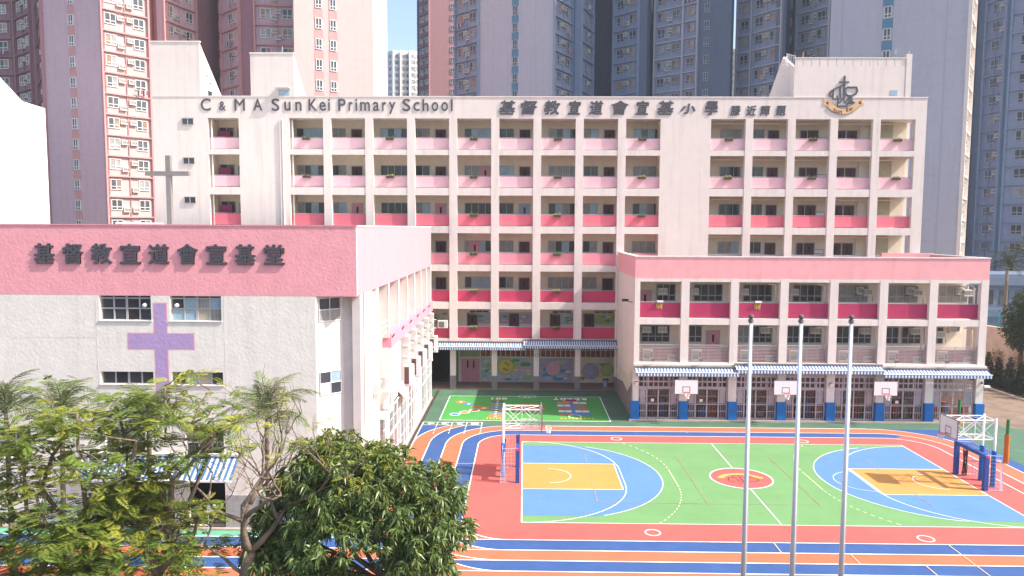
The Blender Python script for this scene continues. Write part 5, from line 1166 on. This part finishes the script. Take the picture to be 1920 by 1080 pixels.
RAG = [rag_mesh([rgb('rag dark', (.03, .03, .05)), rgb('rag white', (.6, .58, .58)), rgb('rag red', (.45, .05, .06))]), rag_mesh([rgb('rag navy', (.05, .06, .14)), MATS['rag white'], rgb('rag pink', (.5, .2, .25))])]
tr = random.Random(21); nlaundry = [0]
def tower(name, label, plan, styles, fl, zmin, ztop=100, backdepth=16, frame='w', wall=None, scale=1.0, cat='apartment tower', short='tower'):
    """plan: list of (x,y) seen left to right; styles per facet: (kind, wall material, window columns...)"""
    t = thing(name, (plan[0][0], plan[0][1], 0), label, cat)
    yb = max(p[1] for p in plan) + backdepth
    # one wall part per facet (own thickness), plus core
    core = MB(); cx0 = min(p[0] for p in plan); cx1 = max(p[0] for p in plan); ym_ = min(p[1] for p in plan)
    if cx1 - cx0 > 6:
        cx0 += 1.2 + max(0, cx0 * (yb - ym_) / ym_); cx1 += -1.2 + min(0, cx1 * (yb - ym_) / ym_)
        if cx1 > cx0 + .5: core.box(cx0, cx1, yb - backdepth + 1.5, yb, 0, ztop)
    if core.v: part('core', core, wall or styles[0][1], t)
    for i, st in enumerate(styles):
        if st is None: continue
        p, q = Vector(plan[i]), Vector(plan[i+1]); d = q - p; L_ = d.length; d.normalize(); n_ = Vector((d.y, -d.x)); rz = math.atan2(d.y, d.x); kind, wm = st[0], st[1]
        part('wall', MB().prism([tuple(p), tuple(q), tuple(q - n_ * 1.0 - d * .1 if L_ > .3 else q - n_), tuple(p - n_ * 1.0 + d * .1 if L_ > .3 else p - n_)], 0, ztop), wm, t)
        zvis = CAM_H + 430 / F_PX * (p.y + q.y) / 2 + 4; f0 = int(zmin / fl); f1 = int(min(zvis, ztop - 3) / fl)
        if kind == 'B': continue
        us = st[2] if len(st) > 2 else [.5]
        wsz = .8 if (L_ / max(len(us), 1)) < 2.0 * scale else 1.4
        if kind in 'WC':
            for f in range(f0, f1 + 1):
                z = f * fl
                if kind == 'W':
                    mb = MB(); a = p - n_ * .0; mb.prism([tuple(a), tuple(q), tuple(q + n_ * .35), tuple(a + n_ * .35)], z - .12, z + .06); part('ledge', mb, st[3] if len(st) > 3 else wm, t)
                for j, u in enumerate(us):
                    c = p + d * (L_ * u) + n_ * .02; g = tr.choice([0, 0, 0, 1, 2])
                    if kind == 'C':
                        mb = None; w_ = add_window(t, (c.x, c.y, z + .9), TF[frame, .8 if scale < 1.5 else 1.4], TP[.8 if scale < 1.5 else 1.4, 0], rz); continue
                    w_ = add_window(t, (c.x, c.y, z + .95), TF[frame, wsz], TP[wsz, g] if tr.random() < .5 else tr.choice(TMIX[wsz]), rz); w_.scale = (scale, 1, 1)
                    if tr.random() < .85:
                        s_ = 1 if j % 2 == 0 else -1; ca = p + d * (L_ * u + s_ * (wsz * .5 + .55) * scale) + n_ * .0
                        if 0.3 < (ca - p).dot(d) < L_ - .3: link('air_conditioner', AC, t, (ca.x, ca.y, z + 1.6 + tr.choice([0, 0, -.9])), rz)
                    if tr.random() < .10 and CAM_H - 8 < z and nlaundry[0] < 22 and wsz == 1.4 and p.y < 140:
                        nlaundry[0] += 1; o = link('laundry', tr.choice(RAG), None, (c.x + n_.x * .1, c.y + n_.y * .1, z + .9), rz)
                        setp(o, f'laundry on the {short}, {ORD[min(f1 - f, 11)]} row from top, {["left", "inner left", "middle", "inner right", "right"][min(4, int(u * 5))]} window{" recess" if i < 3 and len(plan) > 6 else ""}{" upper" if i == 1 and len(plan) > 6 else ""}', 'laundry', 'laundry hanging from tower windows')
            if kind == 'W':
                for u in (0.0, 1.0): c = p + d * (L_ * u); part('pier', MB().prism([tuple(c - d * .12), tuple(c + d * .12), tuple(c + d * .12 + n_ * .42), tuple(c - d * .12 + n_ * .42)], 0, ztop), st[3] if len(st) > 3 else wm, t)
        if kind == 'W' and L_ > 3.5:
            for u in (.5, .06 if i % 2 else .94):
                c = p + d * (L_ * u) + n_ * .12; part('drain_pipe', MB().tube((c.x, c.y, max(0, zmin - 3)), (c.x, c.y, min(ztop, zvis + 4)), .07, n=5), st[3] if len(st) > 3 else wm, t)
        if kind == 'C' and len(st) > 3:
            for u in us:
                for f in range(f0, f1 + 1):
                    c = p + d * (L_ * u); z = f * fl; h = .62; part('spandrel', MB().prism([tuple(c - d * h), tuple(c + d * h), tuple(c + d * h + n_ * .03), tuple(c - d * h + n_ * .03)], z - .5, z + .75), st[3], t)
    return t
tower('apartment_tower', 'tall pink apartment tower at the left with flat lilac side and sunlit window bay', [(-88.52, 117), (-78.59, 116), (-73.35, 112), (-71.22, 110), (-65.87, 103), (-56.3, 100), (-52.5, 105), (-52.96, 110)],
      [('W', T_pinkd, [.3, .8]), ('W', T_pinkd, [.3, .75]), ('B', T_pinkd), ('W', T_pinkd, [.5]), ('C', T_pink, [.5], T_salmon), ('W', T_pinkl, [.2, .8], T_salmon), ('B', T_salmon)], 2.75, 13, short='tall left pink tower')
tower('apartment_tower', 'recessed maroon and pink apartment tower between the lilac sided tower and the sunlit one', [(-54.9, 108.5), (-50.64, 105.5), (-48.9, 112), (-47.6, 117), (-45.25, 113), (-40.98, 109), (-38.64, 108.2), (-32.6, 109)],
      [('B', T_salmon), ('W', T_pink, [.2, .8], T_salmon), ('B', T_pinkd), ('C', T_pinkd, [.5]), ('W', T_pink, [.5], T_salmon), ('B', T_pinkd), ('W', T_pink, [.25, .75], T_salmon)], 2.75, 24, short='recessed pink tower')
tower('apartment_tower', 'sunlit pale pink apartment tower left of the strip of sky', [(-30.99, 101.5), (-21.47, 107), (-20.05, 110)], [('C', T_pinkl, [.3, .48], T_salmon), ('B', T_light)], 2.75, 24)
tower('apartment_tower', 'far hazy white apartment block low in the gap of sky', [(-60.4, 332), (-57.5, 329), (-54.5, 331), (-54.4, 329), (-50.5, 331), (-50.4, 329), (-46.0, 332)], [('W', T_far, [.5]), ('W', T_far, [.5]), ('B', T_farc), ('W', T_far, [.3, .8]), ('B', T_farc), ('W', T_far, [.3, .8])], 2.75, 62, ztop=92, frame='b')
tower('apartment_tower', 'narrow dusky pink apartment tower right of the sky gap', [(-28.69, 204), (-25.17, 200), (-18.0, 200)], [('W', T_pinkd, [.25, .75]), ('C', T_salmon, [.83])], 2.75, 36, scale=1.0)
tower('apartment_tower', 'large blue apartment tower with a pale lilac front wall in the centre', [(-12.15, 133), (-7.88, 129), (4.49, 123), (7.87, 129), (9.24, 128), (11.74, 134), (12.3, 142), (16.21, 142), (15.6, 134), (19.38, 130), (20.59, 129.4), (24.9, 139)],
      [('W', T_blue, [.25, .75], T_blue), ('C', T_lilac, [.5], T_teal), ('W', T_blue, [.3, .75]), ('B', T_teal), ('W', T_blue, [.5]), ('B', T_teal), ('S', T_navy), ('B', T_teal), ('W', T_blue, [.25, .75]), ('B', T_navy), ('B', T_navy)], 2.75, 28, frame='b', short='central blue tower')
tower('apartment_tower', 'blue apartment tower with a dark slate end wall, centre right', [(22.28, 131), (26.39, 127.5), (28.34, 125.5), (30.59, 124), (32.81, 122)], [('W', T_blue, [.22, .75], T_lilac), ('W', T_blue, [.5], T_lilac), ('C', T_navy, [.55]), ('B', T_navy)], 2.75, 28, frame='b', short='blue tower with slate end wall')
tower('apartment_tower', 'far cream apartment block in the thin gap between blue towers', [(79.0, 302), (84.2, 300)], [('W', T_farc, [.5])], 2.75, 50, ztop=86, scale=1.0)
tower('apartment_tower', 'blue apartment tower with laundry behind the crest block', [(34.94, 126), (36.71, 124), (39.86, 119), (43.2, 124), (43.6, 123), (46.89, 118)], [('W', T_blue, [.5], T_lilac), ('W', T_blue, [.25, .75], T_lilac), ('C', T_navy, [.8]), ('B', T_navy), ('W', T_blue, [.25, .75], T_lilac)], 2.75, 26, frame='b', short='blue tower behind the crest')
tower('apartment_tower', 'broad pale lilac apartment tower directly behind the right end of the school', [(40.53, 102), (53.17, 92.5), (57.3, 98.6)], [('C', T_lilac, [.44], T_teal), ('W', T_light, [.25, .75], T_light)], 2.75, 10, frame='w', scale=1.2, short='broad lilac tower')
tower('apartment_tower', 'blue apartment tower at the far right edge above the palms', [(66.5, 125), (70.0, 119.5), (70.2, 117.0), (71.0, 113.5), (71.4, 113), (80.5, 103.5)], [('W', T_teal, [.5], T_teal), ('B', T_navy), ('W', T_blue, [.5], T_blue), ('B', T_teal), ('W', T_blue, [.15, .38, .62, .86], T_blue)], 2.75, 5, frame='b', short='far right blue tower')
# small teal vents on the pale lilac tower, lit room at the far right
# ================================================================== VEGETATION
def mesh_from_arrays(name, V, Fq, mats, mi=None):
    me = bpy.data.meshes.new(name); nf = len(Fq); k = Fq.shape[1]
    me.vertices.add(len(V)); me.vertices.foreach_set('co', V.astype(np.float32).ravel()); me.loops.add(nf * k); me.loops.foreach_set('vertex_index', Fq.astype(np.int32).ravel())
    me.polygons.add(nf); me.polygons.foreach_set('loop_start', np.arange(0, nf * k, k, dtype=np.int32)); me.polygons.foreach_set('loop_total', np.full(nf, k, dtype=np.int32))
    for m_ in mats: me.materials.append(m_)
    if mi is not None: me.polygons.foreach_set('material_index', mi.astype(np.int32))
    me.update(); me.validate(); return me
def unit(v): return v / (np.linalg.norm(v, axis=-1, keepdims=True) + 1e-9)
def leaves(cent, dirs, length, width, droop=.3):
    """kite leaves folded along the midrib: two triangles-pairs (quads) per leaf. cent = base, dirs = pointing direction"""
    n = len(cent); dirs = unit(dirs); side = unit(np.cross(dirs, unit(rng.normal(size=(n, 3))))); nrm = np.cross(side, dirs)
    length = np.broadcast_to(length, (n,))[:, None]; width = np.broadcast_to(width, (n,))[:, None]
    tip = cent + dirs * length + np.array([0, 0, -1.0]) * length * droop; mid = cent + dirs * length * .5 - np.array([0, 0, 1.0]) * length * droop * .2
    a = mid + side * width - nrm * width * .25; b = mid - side * width - nrm * width * .25
    V = np.stack([cent, a, tip, mid, b], 1).reshape(-1, 3); base = np.arange(n)[:, None] * 5
    return V, np.concatenate([base + np.array([[0, 1, 2, 3]]), base + np.array([[0, 3, 2, 4]])], 0)
def merge(parts):
    Vs, Fs, Ms = [], [], []; o = 0
    for V, F_, m_ in parts: Vs.append(V); Fs.append(F_ + o); Ms.append(np.full(len(F_), m_)); o += len(V)
    return np.concatenate(Vs), np.concatenate(Fs), np.concatenate(Ms)
def limb(mb, p, q, r0, r1, k=5, wob=.12):
    p = Vector(p); q = Vector(q); pts = []
    for i in range(k + 1):
        t = i / k; pts.append(p.lerp(q, t) + Vector(rng.normal(size=3)) * wob * (q - p).length * .25 * math.sin(math.pi * t))
    mb.path(pts, [r0 + (r1 - r0) * i / k for i in range(k + 1)], n=7); return pts
# ---- mango tree
mx, my = -3.9, 22.0
mango = thing('mango_tree', (mx, my, 0), 'dense dark green mango tree with drooping leaves in front of the track', 'tree')
mb = MB(); mb.path([(mx, my, 0), (mx + .05, my, 1.5), (mx - .1, my + .05, 3.2), (mx, my, 4.6), (mx + .1, my, 5.8)], [.3, .24, .21, .19, .12], n=10)
lobes = [(-5.3, 22, 7.5, 1.75, 1.6, 1.35), (-6.7, 22.2, 6.7, 1.3, 1.3, 1.15), (-7.3, 21.8, 5.3, 1.15, 1.2, .95), (-3.7, 22, 7.0, 1.5, 1.4, 1.25), (-2.75, 21.8, 6.3, .95, 1.1, 1.15), (-3.2, 21.7, 5.3, 1.1, 1.2, 1.05), (-5.4, 21.6, 6.2, 1.7, 1.5, 1.0), (-6.1, 22.2, 8.0, 1.0, 1.0, .85), (-2.2, 22.3, 6.9, .42, .5, .85), (-6.4, 21.7, 4.7, 1.5, 1.2, .5), (-2.7, 22.0, 4.7, .7, .9, .6), (-8.0, 22, 5.0, .6, .8, .45), (-2.35, 22, 7.75, .3, .3, .35), (-1.9, 22, 5.9, .45, .5, .5), (-7.9, 22, 6.2, .4, .5, .4), (-4.6, 21.8, 8.3, .7, .7, .4)]
for (x, y, z, a, b, c) in lobes: limb(mb, (mx, my, 4.2 + .2 * rng.random()), (x, y, z), .1, .04)
part('trunk', mb, M_bark2, mango, smooth=True)
C_, D_ = [], []
for (x, y, z, a, b, c) in lobes:
    n = int(370 * (a * b + b * c + a * c) / 3 ** 1.0 / 1.6); u = unit(rng.normal(size=(n, 3))); u[:, 2] = np.where(u[:, 2] < -.5, -u[:, 2], u[:, 2]); u = unit(u)
    sc = (rng.random((n, 1)) ** .35) * (1 + .26 * np.sin(u[:, :1] * 7 + x * 3) * np.cos(u[:, 2:] * 6 + z) + .1 * np.sin(u[:, :1] * 17 + z)); C_.append(np.array([x, y, z]) + u * sc * np.array([a, b, c])); D_.append(u)
C_ = np.concatenate(C_); D_ = np.concatenate(D_); nr = len(C_)
parts_ = []
K = 12
base = np.repeat(C_, K, 0); dr = np.repeat(D_, K, 0) * .55 + rng.normal(size=(nr * K, 3)) * .75 + np.array([0, 0, .05])
young = np.repeat((rng.random(nr) < .06) & (D_[:, 2] > .25) | ((C_[:, 2] > 8.2) & (rng.random(nr) < .35)), K)
V, F_ = leaves(base, dr, rng.uniform(.18, .32, nr * K), .03, .45)
fm = np.concatenate([young, young]).astype(int)
me = mesh_from_arrays('crown', V - np.array([mx, my, 0]), F_, [L_mango, L_mangoy], fm); link('crown', me, mango, (mx, my, 0))
# ---- feathery poinciana style trees
def pinnate(cent, dirs, length, pairs, plen, pw):
    """flat compound leaves: pairs of narrow pinnae along a drooping rachis"""
    n = len(cent); dirs = unit(dirs); upv = unit(np.array([0, 0, 1.0]) + rng.normal(size=(n, 3)) * .14); side = unit(np.cross(dirs, upv)); Vs, o = [], 0
    for k in range(pairs):
        t = (k + .8) / pairs; pos = cent + dirs * (length[:, None] * t) - np.array([0, 0, 1.0]) * (length[:, None] * .22 * t * t); s = max(.25, math.sin(math.pi * min(.93, .25 + .68 * t))) * plen
        for sg in (1, -1):
            e = pos + side * sg * s + dirs * s * .35 - np.array([0, 0, 1.0]) * s * .12; w_ = dirs * pw
            Vs.append(np.stack([pos - w_, (pos + e) / 2 - w_ * 1.3, e, (pos + e) / 2 + w_ * 1.3], 1))
    V = np.concatenate(Vs).reshape(-1, 3); F_ = np.arange(len(V)).reshape(-1, 4); return V, F_
def feather_tree(name, label, base, fork, targets, plates, seed, density=22, bark=M_bark, ylw=.3, rad=.62, trunk_r=.2):
    t = thing(name, base, label, 'tree'); mb = MB()
    limb(mb, base, fork, trunk_r, trunk_r * .7, 6, .15)
    tips = []
    for tg in targets:
        pts = limb(mb, fork, tg, trunk_r * .5, .035, 7, .35)
        for q in range(3, 8):
            p = pts[q]
            for _ in range(1): e = p + Vector((rng.normal() * .7, rng.normal() * .6, rng.uniform(-.1, .7))); limb(mb, p, e, .028, .01, 3, .3); tips.append(e)
        tips.append(Vector(tg))
    part('trunk', mb, bark, t, smooth=True, anchor=base)
    P = np.array([list(v) for v in tips]); extra = np.array(plates) if len(plates) else np.zeros((0, 3)); P = np.concatenate([P, extra]) if plates else P
    n = len(P); cen = np.repeat(P, density, 0); r = rad * np.sqrt(rng.random(len(cen))); a = rng.random(len(cen)) * 2 * math.pi
    cen = cen + np.stack([r * np.cos(a), r * np.sin(a), rng.normal(size=len(cen)) * .10 - .15 * r], 1); dr = np.stack([np.cos(a + rng.normal(size=len(a)) * .6), np.sin(a + rng.normal(size=len(a)) * .6), rng.normal(size=len(a)) * .2 + .05], 1)
    V, F_ = pinnate(cen, dr, rng.uniform(.28, .48, len(cen)), 7, .13, .027)
    nl = len(cen); yl = (rng.random(n) < ylw).repeat(density)[:nl]; fm = np.tile(yl, 14).astype(int)
    me = mesh_from_arrays('crown', V - np.array(base), F_, [L_feather, L_feathery], fm); link('crown', me, t, base); return t
def cloud(xr, yr, zr, n): return [(rng.uniform(*xr), rng.uniform(*yr), rng.uniform(*zr)) for _ in range(n)]
feather_tree('feathery_tree', 'spreading feathery leaved tree filling the lower left corner', (-12.6, 20.0, 0), (-12.4, 20.1, 4.6), [(-14.4, 19.6, 9.2), (-13.4, 20.6, 10.0), (-12.2, 19.8, 10.1), (-14.8, 20.5, 7.6), (-11.4, 20.4, 8.6), (-13.2, 19.4, 8.0), (-14.0, 19.0, 6.4), (-11.6, 19.4, 6.6)],
             cloud((-14.9, -11.3), (18.8, 21.2), (6.0, 9.6), 32) + cloud((-14.9, -11.8), (19, 21), (4.6, 6.8), 26) + cloud((-14.4, -11.8), (19, 21), (9.2, 10.1), 9), 1)
feather_tree('feathery_tree', 'feathery leaved tree left of the awning with yellow green sprays', (-10.9, 21.3, 0), (-10.9, 21.3, 4.8), [(-11.8, 21.0, 10.1), (-10.6, 21.5, 10.5), (-9.4, 21.2, 10.1), (-8.9, 20.8, 9.4), (-11.8, 21.5, 8.6), (-9.6, 21.5, 6.6), (-11.3, 20.8, 7.0)],
             cloud((-12.2, -8.7), (20.4, 22.0), (9.3, 10.4), 13) + cloud((-12.4, -9.4), (20.4, 22.0), (4.6, 6.8), 13) + cloud((-12.4, -10.9), (20.4, 22.0), (6.6, 9.2), 13), 2, ylw=.4)
# ---- nearly bare tree
rng = np.random.default_rng(13)
def bare_tree():
    b = (-8.25, 21.0, 0); t = thing('bare_tree', b, 'nearly bare grey brown tree with forked trunk between the awning and the mango tree', 'tree'); mb = MB()
    trunk = [(-8.25, 21, 0), (-8.3, 21, 3.4), (-8.15, 21, 4.9), (-8.0, 21, 5.7)]; mb.path(trunk, [.26, .22, .19, .17], n=9)
    def grow(p, d, l, r, dep):
        pts = [p]; q = Vector(p); dd = Vector(d).normalized()
        for i in range(4):
            dd = (dd + Vector(rng.normal(size=3)) * .2 + Vector((-.02, 0, .10))).normalized(); q = q + dd * (l / 4); pts.append(q.copy())
        mb.path(pts, [r * (1 - .13 * i) for i in range(5)], n=6 if dep < 3 else 4)
        if dep >= 6: tips.append(pts[-1]); return
        for s in range(2 if rng.random() < .75 else 3):
            nd = (dd + Vector((rng.normal() * .75, rng.normal() * .5, rng.normal() * .45 + .15))).normalized(); grow(pts[-1] if s == 0 else pts[rng.integers(2, 5)], nd, l * rng.uniform(.68, .86), r * .62, dep + 1)
    tips = []
    grow(Vector(trunk[-1]), (-.5, 0, 1), 1.7, .125, 1); grow(Vector(trunk[-1]), (.75, .1, .8), 1.6, .12, 1); grow(Vector((-8.15, 21, 5.0)), (-.9, -.1, .45), 1.5, .06, 2); grow(Vector((-8.1, 21, 5.3)), (.2, -.1, 1), 1.7, .11, 1)
    part('trunk', mb, M_bark, t, smooth=True, anchor=b)
    P = np.array([list(v) for v in tips]); P = P[rng.random(len(P)) < .22]; cen = np.repeat(P, 5, 0) + rng.normal(size=(len(P) * 5, 3)) * .12
    V, F_ = pinnate(cen, rng.normal(size=(len(cen), 3)) * np.array([1, 1, .3]), rng.uniform(.2, .4, len(cen)), 8, .10, .011)
    link('crown', mesh_from_arrays('crown', V - np.array(b), F_, [L_feathery]), t, b)
bare_tree()
rng = np.random.default_rng(77)
# ---- palms: every frond its own part
def frond_mesh(seed, L_=2.3, arch=1.1, leaf=.5, pairs=46, mat_=None):
    g = np.random.default_rng(seed); V = []; F_ = []; pts = []
    for i in range(13): t = i / 12; pts.append(np.array([L_ * t * (1 - .18 * t * t), 0, arch * .55 * math.sin(t * 1.7) - arch * t * t * 1.05]))
    pts = np.array(pts); mb = MB(); mb.path([tuple(p) for p in pts], [.03 * (1 - .85 * i / 12) + .004 for i in range(13)], n=4)
    for k in range(pairs):
        t = .12 + .87 * k / pairs; i = min(int(t * 12), 11); f = t * 12 - i; p = pts[i] * (1 - f) + pts[i+1] * f; d = pts[i+1] - pts[i]; d /= np.linalg.norm(d)
        l = leaf * (math.sin(math.pi * min(1, .25 + t * .72)) ** .7) * g.uniform(.8, 1.1)
        for sg in (1, -1):
            s_ = np.array([0.0, sg, 0]); e = p + (s_ * .75 + d * .55 + np.array([0, 0, g.uniform(-.9, .1)])) * l; m_ = (p + e) / 2 + np.array([0, 0, .05]); w_ = d * .02
            b = len(mb.v); mb.v += [tuple(p - w_), tuple(m_ - w_), tuple(e), tuple(m_ + w_)]; mb.f += [(b, b+1, b+2, b+3)]; mb.m.append(0)
    return mb.mesh('frond', mat_ or L_palm)
FR = [frond_mesh(i, 2.2 + .15 * i, 1.0 + .25 * i) for i in range(3)]; FRt = [frond_mesh(10 + i, 2.3, .9 + .3 * i, .5, 26, mat('tall palm leaflet', (.07, .085, .03), var=.3, island=.4, trans=.2)) for i in range(2)]
def palm(base, h, label, frs, n=13, lean=(0, 0), r=.14, sc=1.0, group=None, rots=None):
    t = thing('palm_tree', base, label, 'palm', group); top = Vector((base[0] + lean[0], base[1] + lean[1], h)); mb = MB()
    mb.path([Vector(base).lerp(top, i / 8) for i in range(9)], [r * (1.15 - .3 * i / 8) * (1 + .04 * (i % 2)) for i in range(9)], n=9); mb.path([top, top + Vector((0, 0, .5))], [r * .9, r * .4], n=8)
    part('trunk', mb, M_bark, t, smooth=True, anchor=base)
    for i in range(n):
        a = 2.399 * i + base[0]; el = R(78 - 100 * (i / n)); o = bpy.data.objects.new('frond', frs[i % len(frs)]); COL.objects.link(o); o.parent = t
        o.location = top + Vector((0, 0, .35)) - Vector(base); o.rotation_euler = (rng.normal() * .12, -el, a); s_ = sc * rng.uniform(.85, 1.1); o.scale = (s_, s_, s_)
    return t
palm((-10.35, 29.3, 0), 7.1, 'queen palm against the church wall, crown between the bare tree and the chamfered corner', FR, 19, sc=1.12, r=.10)
palm((-14.8, 28.6, 0), 6.9, 'queen palm whose slim trunk crosses the church awning', FR, 19, sc=1.05, r=.10)
palm((-18.7, 29.0, 0), 7.2, 'queen palm at the left with fronds reaching above the feathery tree', FR, 18, sc=1.05, r=.10, lean=(.2, 0))
palm((-20.9, 29.2, 0), 7.3, 'queen palm cut off by the left edge of the view', FR, 17, sc=1.05, r=.10)
palm((51.5, 80, 0), 11.0, 'tall slender palm above the right end of the annex', FRt, 13, r=.17, sc=1.25); palm((54.0, 80.5, 0), 11.9, 'tall palm at the right edge beside its slender neighbour', FRt, 13, r=.17, sc=1.35)
# ---- simple leafy masses
def leafy(name, label, base, blobs, m_, n, ll, lw, cat, trunk=None, group=None, droop=.3, upw=.0):
    t = thing(name, base, label, cat, group); mb = MB(); hi = max(b[2] for b in blobs); mb.path([base, (base[0], base[1], hi * .5), (base[0], base[1], hi)], [trunk or .12, (trunk or .12) * .8, .04], n=7)
    part('trunk', mb, M_bark2, t, smooth=True, anchor=base); C_ = []; D_ = []
    tot = sum(b[3] * b[5] for b in blobs)
    for (x, y, z, a, b, c) in blobs:
        k = int(n * a * c / tot); u = unit(rng.normal(size=(k, 3))); s = rng.random((k, 1)) ** .4 * (1 + .15 * np.sin(u[:, :1] * 7 + z)); C_.append(np.array([x, y, z]) + u * s * np.array([a, b, c])); D_.append(u)
    C_ = np.concatenate(C_); D_ = np.concatenate(D_); D_ = D_ + rng.normal(size=D_.shape) * .6 + np.array([0, 0, upw])
    V, F_ = leaves(C_, D_, rng.uniform(.6, 1.2, len(C_)) * ll, lw, droop); link('crown', mesh_from_arrays('crown', V - np.array(base), F_, [m_]), t, base); return t
bush = leafy('round_shrub', 'round trimmed shrub below the slim palm trunk', (-13.1, 27, 0), [(-13.1, 27, 2.9, .9, .9, .5), (-13.1, 27, 2.2, .95, .95, .9)], L_feather, 2600, .16, .03, 'shrub')
for i, (x, y) in enumerate(((45.9, 73.4), (45.9, 71.8), (46.0, 70.2), (46.0, 68.6), (46.1, 67.0))):
    h = 3.3 - .25 * (i % 2); leafy('cypress', f'dark conical cypress by the road kerb, {ORD[i]} one from the annex corner', (x, y, 0), [(x, y, h * (.10 + .15 * q), (1 - q / 6.4) * .75, (1 - q / 6.4) * .75, h * .13) for q in range(6)], L_dark, 1300, .24, .045, 'cypress', group='cypresses along the service road', upw=1.2, droop=0)
leafy('broadleaf_tree', 'large dark broadleaf tree at the right edge above the cypresses', (49.5, 74, 0), [(48.9, 74, 7.0, 1.0, 1.6, 1.3), (50.2, 74, 8.2, 1.3, 2, 1.3), (50.5, 74, 6.0, 1.9, 2, 1.8), (48.5, 74, 5.4, .9, 1.5, .9), (51.5, 74, 4.0, 1.9, 2, 1.6), (49.2, 74, 4.2, .9, 1.5, .8)], L_hedge, 11000, .26, .06, 'tree', trunk=.25)
leafy('golden_bamboo', 'golden leaved shrub behind the cypresses', (47.6, 74.5, 0), [(47.4, 74.5, 2.6, .6, .8, .8), (48.6, 73.0, 2.2, .5, .7, 1.0), (47.6, 74.5, 1.2, .5, .6, 1.0)], L_gold, 1600, .22, .03, 'shrub')
# retaining wall and teal fence
mb = MB().prism([(46.2, 92), (50.6, 68), (51.2, 68.2), (46.8, 92.2)], 0, 5.2)
solo('retaining_wall', mb, mat('stained buff concrete', (.58, .42, .33), streak=.35, var=.12), 'stained buff retaining wall behind the cypresses', 'wall')
t = thing('fence', (48.6, 80, 5.2), 'teal metal fence along the top of the retaining wall', 'fence'); p = Vector((46.5, 92)); q = Vector((50.9, 68.2))
for i in range(14): c = p.lerp(q, i / 13); part('post', MB().tube((c.x, c.y, 5.2), (c.x, c.y, 6.8), .06, n=5), rgb('fence teal', (.05, .24, .30)), t)
mb = MB()
for z in (5.4, 6.1, 6.75): mb.tube((p.x, p.y, z), (q.x, q.y, z), .04, n=4)
for i in range(110): c = p.lerp(q, i / 109); mb.tube((c.x, c.y, 5.4), (c.x, c.y, 6.75), .02, n=3)
part('rails', mb, MATS['fence teal'], t)
# low building behind the palms
mb = MB().box(52, 72, 96, 104, 0, 9.6, 0).box(51.8, 72, 95.6, 95.99, 8.2, 9.3, 1).box(51.8, 72, 95.6, 95.99, 4.2, 5.2, 1)
for i in range(9): mb.box(53 + i * 2, 54.2 + i * 2, 95.93, 95.995, 5.8, 7.6, 2)
solo('podium_block', mb, [T_navy, T_navy, M_tglass], 'low blue grey podium block behind the palms at the right', 'building')
solo('potted_tree_box', MB().box(39.5, 40.3, 69.6, 70.2, 0, .5), MATS['stained concrete'], 'small concrete block beside the road at the corner of the annex', 'block') if False else None
# falling leaves and dirt on the planting bed
n = 9000; cen = np.stack([rng.uniform(-24, 6, n), rng.uniform(14, 29.4, n), rng.uniform(.0, .12, n)], 1); V, F_ = leaves(cen, rng.normal(size=(n, 3)) + np.array([0, 0, .8]), .16, .03, .2)
setp(link('ground_cover', mesh_from_arrays('ground_cover', V, F_, [L_hedge]), None), 'low green ground cover in the planting bed below the trees', 'ground cover', kind='stuff')

# pale air over the estate
hz = bpy.data.materials.new('thin haze'); hz.use_nodes = True; nn = hz.node_tree.nodes; pv = nn.new('ShaderNodeVolumePrincipled')
pv.inputs['Color'].default_value = (.90, .94, 1.0, 1); pv.inputs['Density'].default_value = 0.0004; pv.inputs['Anisotropy'].default_value = 0.2
hz.node_tree.links.new(pv.outputs[0], nn['Material Output'].inputs['Volume']); nn.remove(nn['Principled BSDF'])
hb = part('haze', MB().box(-180, 220, -30, 420, -1.2, 104), hz, None, anchor=(0, 0, 0)); setp(hb, kind='stuff')
